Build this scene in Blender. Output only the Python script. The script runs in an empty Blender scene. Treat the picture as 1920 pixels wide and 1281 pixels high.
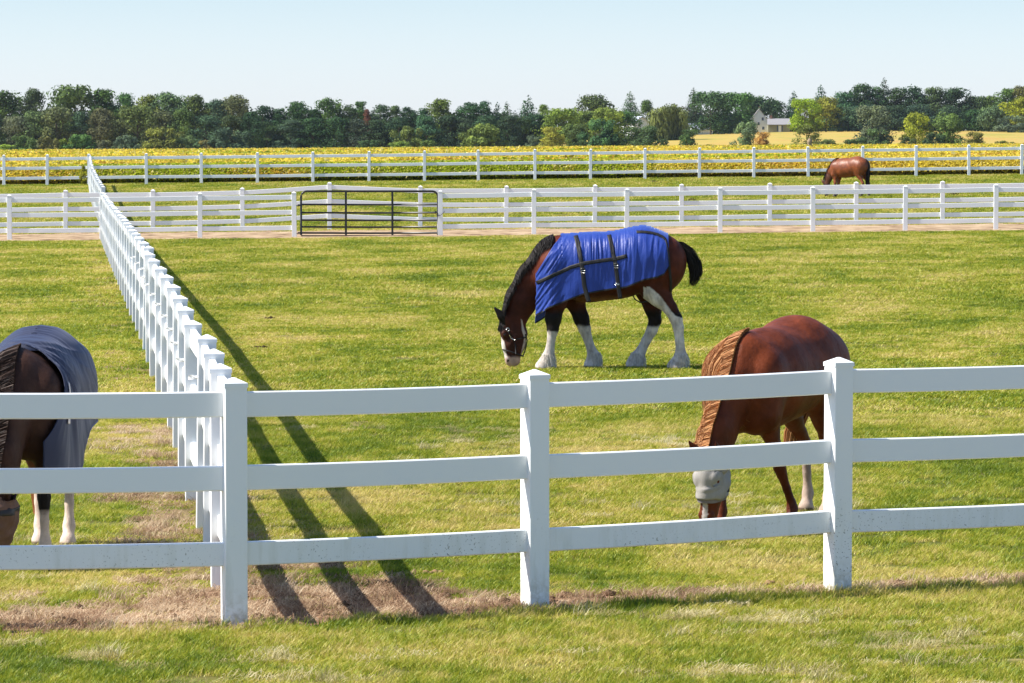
import bpy, math, random
import numpy as np
from mathutils import Vector, Matrix

# ------------------------------------------------------------------ camera, sky, sun, exposure
SC = bpy.context.scene
COL = SC.collection
F_PX, ZC, TANP = 8000.0, 2.717, 0.0473          # focal length in photo pixels (1920 wide), eye height, downward pitch
PIT = math.atan(TANP)
camd = bpy.data.cameras.new('camera')
cam = bpy.data.objects.new('camera', camd); COL.objects.link(cam)
cam.location = (0, 0, ZC); cam.rotation_euler = (math.pi / 2 - PIT, 0, 0)
camd.sensor_width = 36.0; camd.lens = F_PX / 1920 * 36.0
camd.clip_start = 0.5; camd.clip_end = 9000
SC.camera = cam

SUN_EL = math.radians(47.0)
SHADOW_AZ = math.radians(5.0)                    # shadows run to the right and a little away
sdir = Vector((-math.cos(SHADOW_AZ) * math.cos(SUN_EL), -math.sin(SHADOW_AZ) * math.cos(SUN_EL), math.sin(SUN_EL)))
W = bpy.data.worlds.new('World'); SC.world = W; W.use_nodes = True
wn = W.node_tree
sky = wn.nodes.new('ShaderNodeTexSky'); sky.sky_type = 'NISHITA'; sky.sun_disc = False
sky.sun_elevation = SUN_EL
sky.sun_rotation = math.atan2(sdir.x, sdir.y)
sky.air_density = 1.0; sky.dust_density = 0.6; sky.ozone_density = 2.0; sky.altitude = 200
wn.nodes['Background'].inputs[1].default_value = 0.165
tn = wn.nodes.new('ShaderNodeMix'); tn.data_type = 'RGBA'; tn.blend_type = 'MULTIPLY'; tn.inputs[0].default_value = 1
tc_ = wn.nodes.new('ShaderNodeTexCoord'); sx_ = wn.nodes.new('ShaderNodeSeparateXYZ'); cr_ = wn.nodes.new('ShaderNodeValToRGB')
wn.links.new(tc_.outputs['Generated'], sx_.inputs[0]); wn.links.new(sx_.outputs[2], cr_.inputs[0])      # clearer, bluer air low on the horizon
_e = cr_.color_ramp.elements; _e.new(.033); _e.new(.25)
for _i, (_p, _c) in enumerate(((0, (.65, .71, .97)), (.033, (.475, .54, .705)), (.25, (.51, .56, .61)), (1, (.51, .56, .61)))): _e[_i].position = _p; _e[_i].color = (*_c, 1)
wn.links.new(cr_.outputs[0], tn.inputs[7])
wn.links.new(sky.outputs[0], tn.inputs[6]); wn.links.new(tn.outputs[2], wn.nodes['Background'].inputs[0])
sl = bpy.data.lights.new('sun', 'SUN'); sl.energy = 5.0; sl.angle = math.radians(0.5); sl.color = (1.0, 0.95, 0.86)
so = bpy.data.objects.new('sun', sl); COL.objects.link(so)
so.rotation_euler = sdir.to_track_quat('Z', 'Y').to_euler(); so.location = (-30, -5, 40)
SC.view_settings.view_transform = 'Standard'; SC.view_settings.look = 'None'
SC.view_settings.exposure = 0.80; SC.view_settings.gamma = 1.0

# ------------------------------------------------------------------ helpers
rng = np.random.default_rng(7)
def hash2(i, j, s):
    n = (i.astype(np.int64) * 374761393 + j.astype(np.int64) * 668265263 + s * 1442695041) & 0xffffffff
    n = ((n ^ (n >> 13)) * 1274126177) & 0xffffffff
    return ((n ^ (n >> 16)) & 0xffff) / 65535.0
def noise(x, y, s=0):
    x = np.asarray(x, float); y = np.asarray(y, float)
    i = np.floor(x); j = np.floor(y); fx = x - i; fy = y - j
    fx = fx * fx * (3 - 2 * fx); fy = fy * fy * (3 - 2 * fy)
    a = hash2(i, j, s); b = hash2(i + 1, j, s); c = hash2(i, j + 1, s); d = hash2(i + 1, j + 1, s)
    return (a * (1 - fx) + b * fx) * (1 - fy) + (c * (1 - fx) + d * fx) * fy
def fbm(x, y, s=0, o=3):
    r = 0; a = 1; t = 0
    for k in range(o):
        r = r + a * noise(np.asarray(x) * 2 ** k, np.asarray(y) * 2 ** k, s + k); t += a; a *= .5
    return r / t
def sstep(a, b, x):
    t = np.clip((np.asarray(x, float) - a) / (b - a), 0, 1); return t * t * (3 - 2 * t)

def mat(name, col=(.5, .5, .5), rough=.6, spec=.5, trans=0, sheen=0):
    m = bpy.data.materials.new(name); m.use_nodes = True
    b = m.node_tree.nodes['Principled BSDF']
    b.inputs['Base Color'].default_value = (*col, 1); b.inputs['Roughness'].default_value = rough
    b.inputs['Specular IOR Level'].default_value = spec
    return m
def nd(m, t, **kw):
    n = m.node_tree.nodes.new(t)
    for k, v in kw.items(): setattr(n, k, v)
    return n
def lk(m, a, b): m.node_tree.links.new(a, b)
def bsdf(m): return m.node_tree.nodes['Principled BSDF']
def ramp(m, fac, stops, interp='LINEAR'):
    r = nd(m, 'ShaderNodeValToRGB'); r.color_ramp.interpolation = interp
    e = r.color_ramp.elements
    while len(e) < len(stops): e.new(0.5)
    for el, (p, c) in zip(e, stops):
        el.position = p; el.color = (*c, 1) if len(c) == 3 else c
    if fac is not None: lk(m, fac, r.inputs[0])
    return r
def noi(m, vec, scale, detail=3, rough=.55):
    n = nd(m, 'ShaderNodeTexNoise'); n.inputs['Scale'].default_value = scale
    n.inputs['Detail'].default_value = detail; n.inputs['Roughness'].default_value = rough
    if vec is not None: lk(m, vec, n.inputs['Vector'])
    return n
def mix(m, fac, a, b, mode='MIX'):
    n = nd(m, 'ShaderNodeMix', data_type='RGBA', blend_type=mode)
    for s, v in ((0, fac), (6, a), (7, b)):
        if hasattr(v, 'is_output'): lk(m, v, n.inputs[s])
        elif s == 0: n.inputs[0].default_value = v
        else: n.inputs[s].default_value = (*v, 1)
    return n.outputs[2]
def maths(m, op, a, b=0.0, clamp=False):
    n = nd(m, 'ShaderNodeMath', operation=op, use_clamp=clamp)
    for s, v in ((0, a), (1, b)):
        if hasattr(v, 'is_output'): lk(m, v, n.inputs[s])
        else: n.inputs[s].default_value = v
    return n.outputs[0]
def posn(m): return nd(m, 'ShaderNodeNewGeometry').outputs['Position']
def mapping(m, vec, sc):
    n = nd(m, 'ShaderNodeMapping'); n.inputs['Scale'].default_value = sc; lk(m, vec, n.inputs[0]); return n.outputs[0]
def bump(m, h, strength, dist):
    n = nd(m, 'ShaderNodeBump'); n.inputs['Strength'].default_value = strength; n.inputs['Distance'].default_value = dist
    lk(m, h, n.inputs['Height']); return n.outputs[0]

def meshobj(name, verts, faces, material=None, parent=None, smooth=False, cols=None, colname='Col', loc=None):
    me = bpy.data.meshes.new(name)
    V = np.asarray(verts, dtype=np.float32).reshape(-1, 3)
    if isinstance(faces, np.ndarray):
        k = faces.shape[1]; nf = len(faces)
        me.vertices.add(len(V)); me.vertices.foreach_set('co', V.ravel())
        me.loops.add(nf * k); me.loops.foreach_set('vertex_index', faces.astype(np.int32).ravel())
        me.polygons.add(nf); me.polygons.foreach_set('loop_start', np.arange(0, nf * k, k, dtype=np.int32))
        me.update(calc_edges=True)
    else:
        me.from_pydata(V.tolist(), [], faces); me.update()
    if smooth: me.polygons.foreach_set('use_smooth', np.ones(len(me.polygons), bool))
    if cols is not None:
        a = me.color_attributes.new(colname, 'FLOAT_COLOR', 'POINT')
        c = np.ones((len(V), 4), np.float32); c[:, :3] = cols
        a.data.foreach_set('color', c.ravel())
    if material: me.materials.append(material)
    o = bpy.data.objects.new(name, me); COL.objects.link(o)
    if parent: o.parent = parent
    if loc is not None: o.location = loc
    return o
def empty(name, loc=(0, 0, 0), rz=0):
    o = bpy.data.objects.new(name, None); COL.objects.link(o); o.location = loc; o.rotation_euler = (0, 0, rz)
    o.empty_display_size = .2; return o
def tag(o, label=None, cat=None, group=None, kind=None):
    if label: o['label'] = label
    if cat: o['category'] = cat
    if group: o['group'] = group
    if kind: o['kind'] = kind
    return o

class MB:
    """collects boxes, bars and tubes into one mesh"""
    def __init__(s): s.v = []; s.f = []
    def add(s, v, f):
        n = len(s.v); s.v += [tuple(p) for p in v]; s.f += [tuple(i + n for i in q) for q in f]; return s
    def box(s, c, sz, rz=0, bev=0):
        x, y, z = (k / 2 for k in sz); cr, sr = math.cos(rz), math.sin(rz)
        pts = []
        if bev:
            for zz, sh in ((-z, bev), (-z + bev, 0), (z - bev, 0), (z, bev)):
                for px, py in ((-x + sh + bev, -y + sh), (x - sh - bev, -y + sh), (x - sh, -y + sh + bev), (x - sh, y - sh - bev),
                               (x - sh - bev, y - sh), (-x + sh + bev, y - sh), (-x + sh, y - sh - bev), (-x + sh, -y + sh + bev)):
                    pts.append((px, py, zz))
            f = [tuple(range(7, -1, -1)), tuple(range(24, 32))]
            for r in range(3):
                for k in range(8): f.append((r * 8 + k, r * 8 + (k + 1) % 8, r * 8 + 8 + (k + 1) % 8, r * 8 + 8 + k))
        else:
            pts = [(a, b, d) for d in (-z, z) for a, b in ((-x, -y), (x, -y), (x, y), (-x, y))]
            f = [(3, 2, 1, 0), (4, 5, 6, 7), (0, 1, 5, 4), (1, 2, 6, 5), (2, 3, 7, 6), (3, 0, 4, 7)]
        return s.add([(c[0] + a * cr - b * sr, c[1] + a * sr + b * cr, c[2] + d) for a, b, d in pts], f)
    def tube(s, pts, r, n=8, cap=True):
        pts = [Vector(p) for p in pts]; rs = r if isinstance(r, (list, tuple)) else [r] * len(pts)
        V = []; F = []
        for i, p in enumerate(pts):
            t = (pts[min(i + 1, len(pts) - 1)] - pts[max(i - 1, 0)]).normalized()
            a = Vector((0, 0, 1)) if abs(t.z) < .9 else Vector((1, 0, 0))
            u = t.cross(a).normalized(); w = t.cross(u)
            for k in range(n):
                th = 2 * math.pi * k / n; V.append(p + rs[i] * (math.cos(th) * u + math.sin(th) * w))
        for i in range(len(pts) - 1):
            for k in range(n): F.append((i * n + k, i * n + (k + 1) % n, (i + 1) * n + (k + 1) % n, (i + 1) * n + k))
        if cap: F += [tuple(range(n)), tuple(range(len(V) - 1, len(V) - n - 1, -1))]
        return s.add(V, F)
    def build(s, name, m, parent=None, smooth=False, loc=None): return meshobj(name, s.v, s.f, m, parent, smooth, loc=loc)

# ------------------------------------------------------------------ terrain
def tilt(y): return 0.0104 * sstep(26, 105, y) * (1 - .4 * sstep(250, 800, y))
YP = np.array([-200, 56, 120, 128, 188, 250, 880, 900])
ZP = np.array([0., 0., .04, .07, .92, .90, .38, .35])
def gz(x, y):
    x = np.asarray(x, float); y = np.asarray(y, float)
    z = np.interp(y, YP, ZP) + tilt(y) * np.clip(x, -150 - y * .05, 150 + y * .05)
    u = x / np.maximum(y, 1) * 8000 + 960
    rise = np.interp(u, [-3000, 500, 800, 1000, 1250, 1450, 1700, 1950, 3000], [.0, .1, .6, 1.8, 3.3, 4.2, 4.5, 3.9, 3.0])
    z = z + rise * sstep(905, 1290, y)
    return z
def gz1(x, y): return float(gz(x, y))
def at(u, D):                                     # a plan position D metres out along the line of sight of a pixel column
    return (u - 960) / F_PX * D

FRONT = [(-5.55, 23.15), (-3.54, 23.5), (-1.556, 23.8), (0.133, 24.7), (1.96, 25.6), (3.74, 26.35), (5.55, 27.2)]
FX = np.array([p[0] for p in FRONT]); FY = np.array([p[1] for p in FRONT])
def fence_y(x): return np.interp(x, FX, FY) + np.where(np.asarray(x) < FX[0], 0, 0)
lineD = [25.8, 27.6, 29.6, 32.0, 34.6, 37.5, 40.2, 42.9, 45.9, 48.9, 52.1, 55.3]
lineU = [413, 397, 383, 361.5, 347, 336, 325, 313, 302, 290, 282.5, 276]
LINE = [((u - 960) / F_PX * d, d) for u, d in zip(lineU, lineD)]
MIDY = 120.0
xm = at(191, MIDY); n_ = 23
for i in range(1, n_): 
    t = i / n_; LINE.append((LINE[11][0] * (1 - t) + xm * t, 55.3 * (1 - t) + MIDY * t))
def line_x(y): return np.interp(y, [p[1] for p in LINE], [p[0] for p in LINE])

def dirt(x, y):
    """bare-earth / dead thatch amount 0..1 around the fence lines"""
    x = np.asarray(x, float); y = np.asarray(y, float)
    d = y - fence_y(x)
    w = np.interp(x, [-9, -3.2, -2.2, -1.5, -.9, -.2, .6, 1.3, 4, 9], [1.0, 1.1, 1.5, 2.6, 2.3, 1.1, .45, .24, .22, .22])
    n = fbm(x * 1.7 + 3, y * 1.1, 5, 4)
    edge = w * (.35 + 1.3 * n)
    front = np.interp(x, [-3, 0, 1, 2, 5], [.36, .26, .14, .12, .10])
    a = sstep(-.02, .10, d + front + .10 * (fbm(x * 3, y * 0, 3) - .5)) * (1 - sstep(edge * .75, edge * 1.15 + .05, d))
    lx = line_x(y) - x
    b = (1 - sstep(.2, .55 + .5 * noise(x * 2, y * .7, 9), np.abs(lx - .20))) * .5 * (y > 24) * (y < 118) * sstep(.35, .6, fbm(x * 2.4, y * .8, 77, 3) + .1)
    return np.clip(np.maximum(a, b), 0, 1)
def thatch(x, y):
    """dry straw-coloured patches of lawn 0..1"""
    n = fbm(np.asarray(x) * .55 + 7, np.asarray(y) * .42, 31, 4)
    fr = fbm(np.asarray(x) * .9 + 2, np.asarray(y) * 3.4, 51, 4)
    front = (np.asarray(y) < fence_y(x) - .2)
    d = fence_y(x) - np.asarray(y)
    t1 = sstep(.55, .70, fr) * sstep(.35, .8, d)
    return np.where(front, t1, sstep(.52, .75, n) * .35)

# ------------------------------------------------------------------ ground sheet
def make_ground():
    ys = [-60, -30, -10, 0, 8, 14, 18]
    y = 20.0
    while y < 60: ys.append(y); y *= 1.0026
    while y < 200: ys.append(y); y *= 1.008
    while y < 1700: ys.append(y); y *= 1.02
    ys = np.array(ys)
    s = np.linspace(-1, 1, 300); out = 1 + np.array([.05, .15, .4, 1, 2, 3])
    s = np.concatenate([-out[::-1], s, out])
    half = np.minimum(np.maximum(.132 * ys + 1.0, 5), 190)
    X = s[None, :] * half[:, None]; Y = np.repeat(ys[:, None], len(s), 1)
    Z = gz(X, Y)
    near = (1 - sstep(60, 110, Y))
    Z = Z + near * .018 * (fbm(X * 3, Y * 3, 11, 3) - .5)
    dm = dirt(X, Y)
    Z = Z + dm * .05 * (fbm(X * 7, Y * 7, 21, 3) - .55) * (Y < 60)
    V = np.stack([X, Y, Z], -1).reshape(-1, 3)
    ny, nx = X.shape
    a = (np.arange(ny - 1)[:, None] * nx + np.arange(nx - 1)[None]).ravel()
    Fq = np.stack([a, a + 1, a + nx + 1, a + nx], 1)
    cols = np.stack([dm.ravel(), thatch(X, Y).ravel(), np.zeros(dm.size)], 1)
    m = mat('field_turf', rough=.9, spec=.15)
    P = posn(m); at_ = nd(m, 'ShaderNodeAttribute', attribute_name='Col')
    sep = nd(m, 'ShaderNodeSeparateColor'); lk(m, at_.outputs['Color'], sep.inputs[0])
    n1 = noi(m, mapping(m, P, (1, .45, 1)), .5, 5); n2 = noi(m, P, 9, 6, .7); n3 = noi(m, mapping(m, P, (.12, .05, .1)), .6, 4)
    g = ramp(m, n1.outputs[0], [(.3, (.075, .090, .014)), (.5, (.125, .120, .026)), (.7, (.20, .15, .05))])  # turf tones darkened to stand in for shade between the blades
    g2 = ramp(m, n2.outputs[0], [(.25, (.3, .35, .25)), (.5, (1, 1, 1)), (.75, (1.45, 1.35, 1.2))])
    c = mix(m, 1.0, g.outputs[0], g2.outputs[0], 'MULTIPLY')
    c = mix(m, maths(m, 'MULTIPLY', sep.outputs[1], .8), c, (.38, .29, .13))
    dc = ramp(m, noi(m, P, 14, 8, .75).outputs[0], [(.3, (.07, .038, .022)), (.5, (.25, .145, .085)), (.68, (.42, .28, .18))])
    c = mix(m, sep.outputs[0], c, dc.outputs[0])
    # far fields beyond the crop: dry gold
    sx = nd(m, 'ShaderNodeSeparateXYZ'); lk(m, P, sx.inputs[0])
    far = maths(m, 'MULTIPLY', maths(m, 'SUBTRACT', sx.outputs[1], 884), .05, True)
    gold = ramp(m, n3.outputs[0], [(.3, (.29, .27, .05)), (.5, (.42, .31, .075)), (.7, (.42, .26, .07))])
    c = mix(m, far, c, gold.outputs[0])
    lk(m, c, bsdf(m).inputs['Base Color'])
    lk(m, bump(m, n2.outputs[0], .5, .02), bsdf(m).inputs['Normal'])
    o = meshobj('ground', V, Fq, m, smooth=True, cols=cols); tag(o, kind='structure'); return o
make_ground()

def dirt_lane():
    xs = np.arange(-40, 42, .12); rows = 10
    V = []
    for i in range(rows):
        t = i / (rows - 1)
        y0 = MIDY - 1.3 + 1.2 * (fbm(xs * .7, 0 * xs, 4, 4) - .5); y1 = MIDY + 7.6 + 0 * xs
        yy = y0 * (1 - t) + y1 * t
        V.append(np.stack([xs, yy, gz(xs, yy) + .012 + .02 * np.sin(t * math.pi) * fbm(xs, yy, 8)], 1))
    V = np.concatenate(V); n = len(xs)
    a = (np.arange(rows - 1)[:, None] * n + np.arange(n - 1)[None]).ravel()
    m = mat('lane_dirt', rough=.95, spec=.1); P = posn(m)
    nn = noi(m, mapping(m, P, (1, .5, 1)), 1.6, 7, .7)
    c = ramp(m, nn.outputs[0], [(.34, (.12, .075, .04)), (.44, (.30, .20, .12)), (.58, (.44, .32, .20)), (.75, (.54, .42, .28))])
    lk(m, c.outputs[0], bsdf(m).inputs['Base Color'])
    tag(meshobj('dirt_path', V, np.stack([a, a + 1, a + n + 1, a + n], 1), m, smooth=True), kind='structure')
dirt_lane()

# ------------------------------------------------------------------ vinyl fences
def vinyl(name, dirty=0.0, zref=0.0):
    m = mat(name, (.82, .83, .84), .38, .45)
    P = posn(m); c = mix(m, noi(m, P, 3, 3).outputs[0], (.83, .85, .86), (.87, .87, .86))
    if dirty:
        sx = nd(m, 'ShaderNodeSeparateXYZ'); lk(m, P, sx.inputs[0])
        low = maths(m, 'SUBTRACT', .62, sx.outputs[2]); low = maths(m, 'MULTIPLY', low, 3.0, True)
        sp = ramp(m, maths(m, 'MAXIMUM', noi(m, P, 85, 2, .4).outputs[0], maths(m, 'SUBTRACT', noi(m, P, 38, 3, .6).outputs[0], .02)), [(.655, (0, 0, 0)), (.69, (1, 1, 1))])
        cl = ramp(m, noi(m, P, 2.2, 2).outputs[0], [(.42, (0, 0, 0)), (.6, (1, 1, 1))])
        f = maths(m, 'MULTIPLY', sp.outputs[0], low); f = maths(m, 'MULTIPLY', f, cl.outputs[0])
        c = mix(m, maths(m, 'MULTIPLY', f, dirty), c, (.10, .09, .06))
        st = noi(m, mapping(m, P, (14, 14, 2.5)), 1.0, 4)
        st2 = ramp(m, st.outputs[0], [(.5, (0, 0, 0)), (.8, (1, 1, 1))])
        c = mix(m, maths(m, 'MULTIPLY', maths(m, 'MULTIPLY', st2.outputs[0], low), .55), c, (.50, .50, .40))
        base = maths(m, 'MULTIPLY', maths(m, 'SUBTRACT', .22, sx.outputs[2]), 6.0, True); mud = ramp(m, noi(m, P, 18, 5, .7).outputs[0], [(.4, (0, 0, 0)), (.65, (1, 1, 1))])
        c = mix(m, maths(m, 'MULTIPLY', maths(m, 'MULTIPLY', base, mud.outputs[0]), .7), c, (.38, .34, .22))
    lk(m, c, bsdf(m).inputs['Base Color'])
    return m
VF = vinyl('white_vinyl_speckled', .85); VW = vinyl('white_vinyl')
WIRE = mat('dark_wire', (.05, .05, .05), .5); KNOB = mat('insulator_white', (.8, .8, .8), .4)

def fence(name, label, cat, pts, h, rails, mat_, rz=None, w=.127, tilts=.006, kinks=None, skip=(), group=None, insul=False, seed=1, postless=()):
    """pts in plan; a post at every point, three rails per bay"""
    R = random.Random(seed)
    x0, y0 = pts[0]; root = empty(name, (x0, y0, gz1(x0, y0)))
    tag(root, label, cat, group); bx, by, bz = root.location
    gzs = [gz1(x, y) + (kinks[i] if kinks else 0) + R.uniform(-.008, .008) for i, (x, y) in enumerate(pts)]
    for i, (x, y) in enumerate(pts):
        a = pts[max(i - 1, 0)]; b = pts[min(i + 1, len(pts) - 1)]
        ang = math.atan2(b[1] - a[1], b[0] - a[0]) if rz is None else rz[i]
        if i in postless: continue
        hh = h; z = gzs[i]
        p = MB().box((0, 0, (hh - .05 - .25) / 2), (w, w, hh - .05 + .25), 0, .004).build('post', mat_, root, loc=(x - bx, y - by, z - bz))
        p.rotation_euler = (R.gauss(0, tilts), R.gauss(0, tilts), ang)
        q = w / 2 + .004; s = w / 2 - .012
        c = MB(); zt = hh - .05
        c.add([(-q, -q, zt - .004), (q, -q, zt - .004), (q, q, zt - .004), (-q, q, zt - .004), (-q, -q, zt + .020), (q, -q, zt + .020), (q, q, zt + .020), (-q, q, zt + .020),
               (-s * .12, -s * .12, zt + .05), (s * .12, -s * .12, zt + .05), (s * .12, s * .12, zt + .05), (-s * .12, s * .12, zt + .05)],
              [(3, 2, 1, 0), (0, 1, 5, 4), (1, 2, 6, 5), (2, 3, 7, 6), (3, 0, 4, 7), (4, 5, 9, 8), (5, 6, 10, 9), (6, 7, 11, 10), (7, 4, 8, 11), (8, 9, 10, 11)])
        c.build('post_cap', mat_, p)
        if insul and i < 15:
            k = MB().tube([(0, w / 2 - .01, hh - .30), (0, w / 2 + .05, hh - .30)], .011).tube([(0, w / 2 + .045, hh - .315), (0, w / 2 + .045, hh - .285)], .018)
            k.build('insulator', KNOB, p, True)
    for i in range(len(pts) - 1):
        if i in skip: continue
        (xa, ya), (xb, yb) = pts[i], pts[i + 1]; za, zb = gzs[i] - bz, gzs[i + 1] - bz
        L = math.hypot(xb - xa, yb - ya); ux, uy = (xb - xa) / L, (yb - ya) / L; px, py = -uy, ux
        t = .024; e = w / 2 - .012
        for (zb0, zb1) in rails:
            V = []
            j0, j1 = R.uniform(-.004, .004), R.uniform(-.004, .004)
            sagn = 5
            cs = [(-t, .006), (-t + .006, 0), (t - .006, 0), (t, .006), (t, -.006), (t - .006, 0), (-t + .006, 0), (-t, -.006)]
            for k in range(sagn):
                f = k / (sagn - 1); d = e + (L - 2 * e) * f
                zz = za * (1 - f) + zb * f + j0 * (1 - f) + j1 * f - .006 * math.sin(math.pi * f)
                for q, (o, dz) in enumerate(cs):
                    z_ = (zb0 if q < 4 else zb1) + dz
                    V.append((xa - bx + ux * d + px * o, ya - by + uy * d + py * o, zz + z_))
            Fq = [tuple(range(8)), tuple(range(8 * sagn - 1, 8 * sagn - 9, -1))]
            for k in range(sagn - 1):
                for q in range(8): Fq.append((k * 8 + q, k * 8 + 8 + q, k * 8 + 8 + (q + 1) % 8, k * 8 + (q + 1) % 8))
            meshobj('rail', V, Fq, mat_, root)
    return root

RF = [(.312, .446), (.734, .874), (1.150, 1.293)]
fence('rail_fence', 'large white three-rail fence crossing the near foreground, its lower rails speckled with dirt', 'fence', FRONT, 1.37, RF, VF,
      kinks=[.025, .025, .022, .015, .04, .055, .06],
      rz=[math.radians(9), math.radians(9), math.radians(17), math.radians(27), math.radians(28), math.radians(26), math.radians(26)], tilts=.002, seed=3)
fence('rail_fence', 'long white fence running straight away from the front corner, its posts stacked one behind another', 'fence',
      [(-1.535, 23.92)] + LINE, 1.36, RF, VW, insul=True, seed=5, postless=(0,))
RM = [(.20, .33), (.64, .77), (1.06, 1.19)]
def urow(us, D): return [(at(u, D), D) for u in us]
GATE_L, GATE_R = 552, 826
fence('rail_fence', 'white fence left of the black gate, on the near edge of the dirt lane', 'fence', urow([-330, -156, 18, 191, 375, GATE_L], MIDY), 1.285, RM, VW, seed=7)
fence('rail_fence', 'white fence right of the black gate, on the near edge of the dirt lane', 'fence', urow([GATE_R, 1001, 1175, 1350, 1524, 1697, 1867, 2042], MIDY), 1.285, RM, VW, seed=8)
LANED = 128.0
fence('rail_fence', 'white fence on the far side of the dirt lane, seen through and behind the gate', 'fence',
      urow([-370, -205, -41, 123, 287, 455, 618, 788, 949, 1115, 1278, 1443, 1605, 1767, 1930, 2094], LANED), 1.28, RM, VW,
      kinks=[0, 0, 0, 0, 0, .02, .15, .03, 0, 0, 0, 0, 0, 0, 0, 0], seed=9)
FARD = 188.0
RR = [(.26, .39), (.70, .83), (1.11, 1.24)]
usf = [-190, -91, 8, 89, 167, 275, 378, 483, 587, 692, 796, 897, 1003, 1107, 1209, 1311, 1413, 1515, 1617, 1717, 1816, 1915, 2015]
fence('rail_fence', 'farthest white fence, in front of the yellow bean field', 'fence', urow(usf, FARD), 1.37, RR, VW, seed=10)
seg = []
xa, xb = at(196, LANED), at(169, FARD)
for i in range(1, 24):
    t = i / 24; seg.append((xa * (1 - t) + xb * t - .1 * math.sin(math.pi * t), LANED * (1 - t) + FARD * t))
fence('rail_fence', 'white fence at the left continuing from the dirt lane up to the bean field', 'fence', seg, 1.33, RM, VW, seed=11)

# ------------------------------------------------------------------ gate
BLK = mat('black_gate_paint', (.015, .016, .016), .35, .5)
def gate():
    y = MIDY - .02; xl, xr = at(563, MIDY), at(823, MIDY); z0 = gz1((xl + xr) / 2, y)
    g = empty('tube_gate', (xl, y, z0)); tag(g, 'black tubular steel field gate closed between two white posts', 'gate')
    Wd = xr - xl; top, bot = 1.27, .04; r = .026
    def arc(cx, cz, a0, a1, rr, n=6): return [(cx + rr * math.cos(a0 + (a1 - a0) * k / n), 0, cz + rr * math.sin(a0 + (a1 - a0) * k / n)) for k in range(n + 1)]
    q = .16; P = [(r, 0, bot)] + arc(q + r, top - q, math.pi, math.pi / 2, q) + arc(Wd - q - r, top - q, math.pi / 2, 0, q) + [(Wd - r, 0, bot)]
    MB().tube(P, r + .005, 10).build('gate_frame', BLK, g, True)
    for z in (.10, .27, .46, .67, .90): MB().tube([(r, .004, z), (Wd / 2, .004, z - .008), (Wd - r, .004, z)], .026, 8).build('rail', BLK, g, True)
    MB().tube([(r, .0, bot - .02), (Wd - r, .0, bot - .02)], .018, 6).build('rail', BLK, g, True)
    for x in (Wd * .33, Wd * .665): MB().box((x, -.022, (top + bot) / 2), (.06, .03, top - bot), 0, .005).build('upright', BLK, g)
    for z in (.90, .12):
        MB().box((-.02, 0, z - .02), (.10, .06, .05), 0, .006).tube([(-.16, 0, z - .04), (-.02, 0, z - .03)], .012).build('hinge', BLK, g)
    ch = [(Wd - .1, -.03, .66), (Wd - .06, -.05, .60), (Wd, -.07, .585), (Wd + .05, -.09, .60), (Wd + .13, -.09, .66), (Wd + .16, -.03, .70)]
    MB().tube(ch, .008, 6).build('chain', BLK, g, True)
    MB().box((Wd - .09, -.045, .68), (.05, .03, .07), 0, .008).build('latch', BLK, g)
gate()

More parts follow.
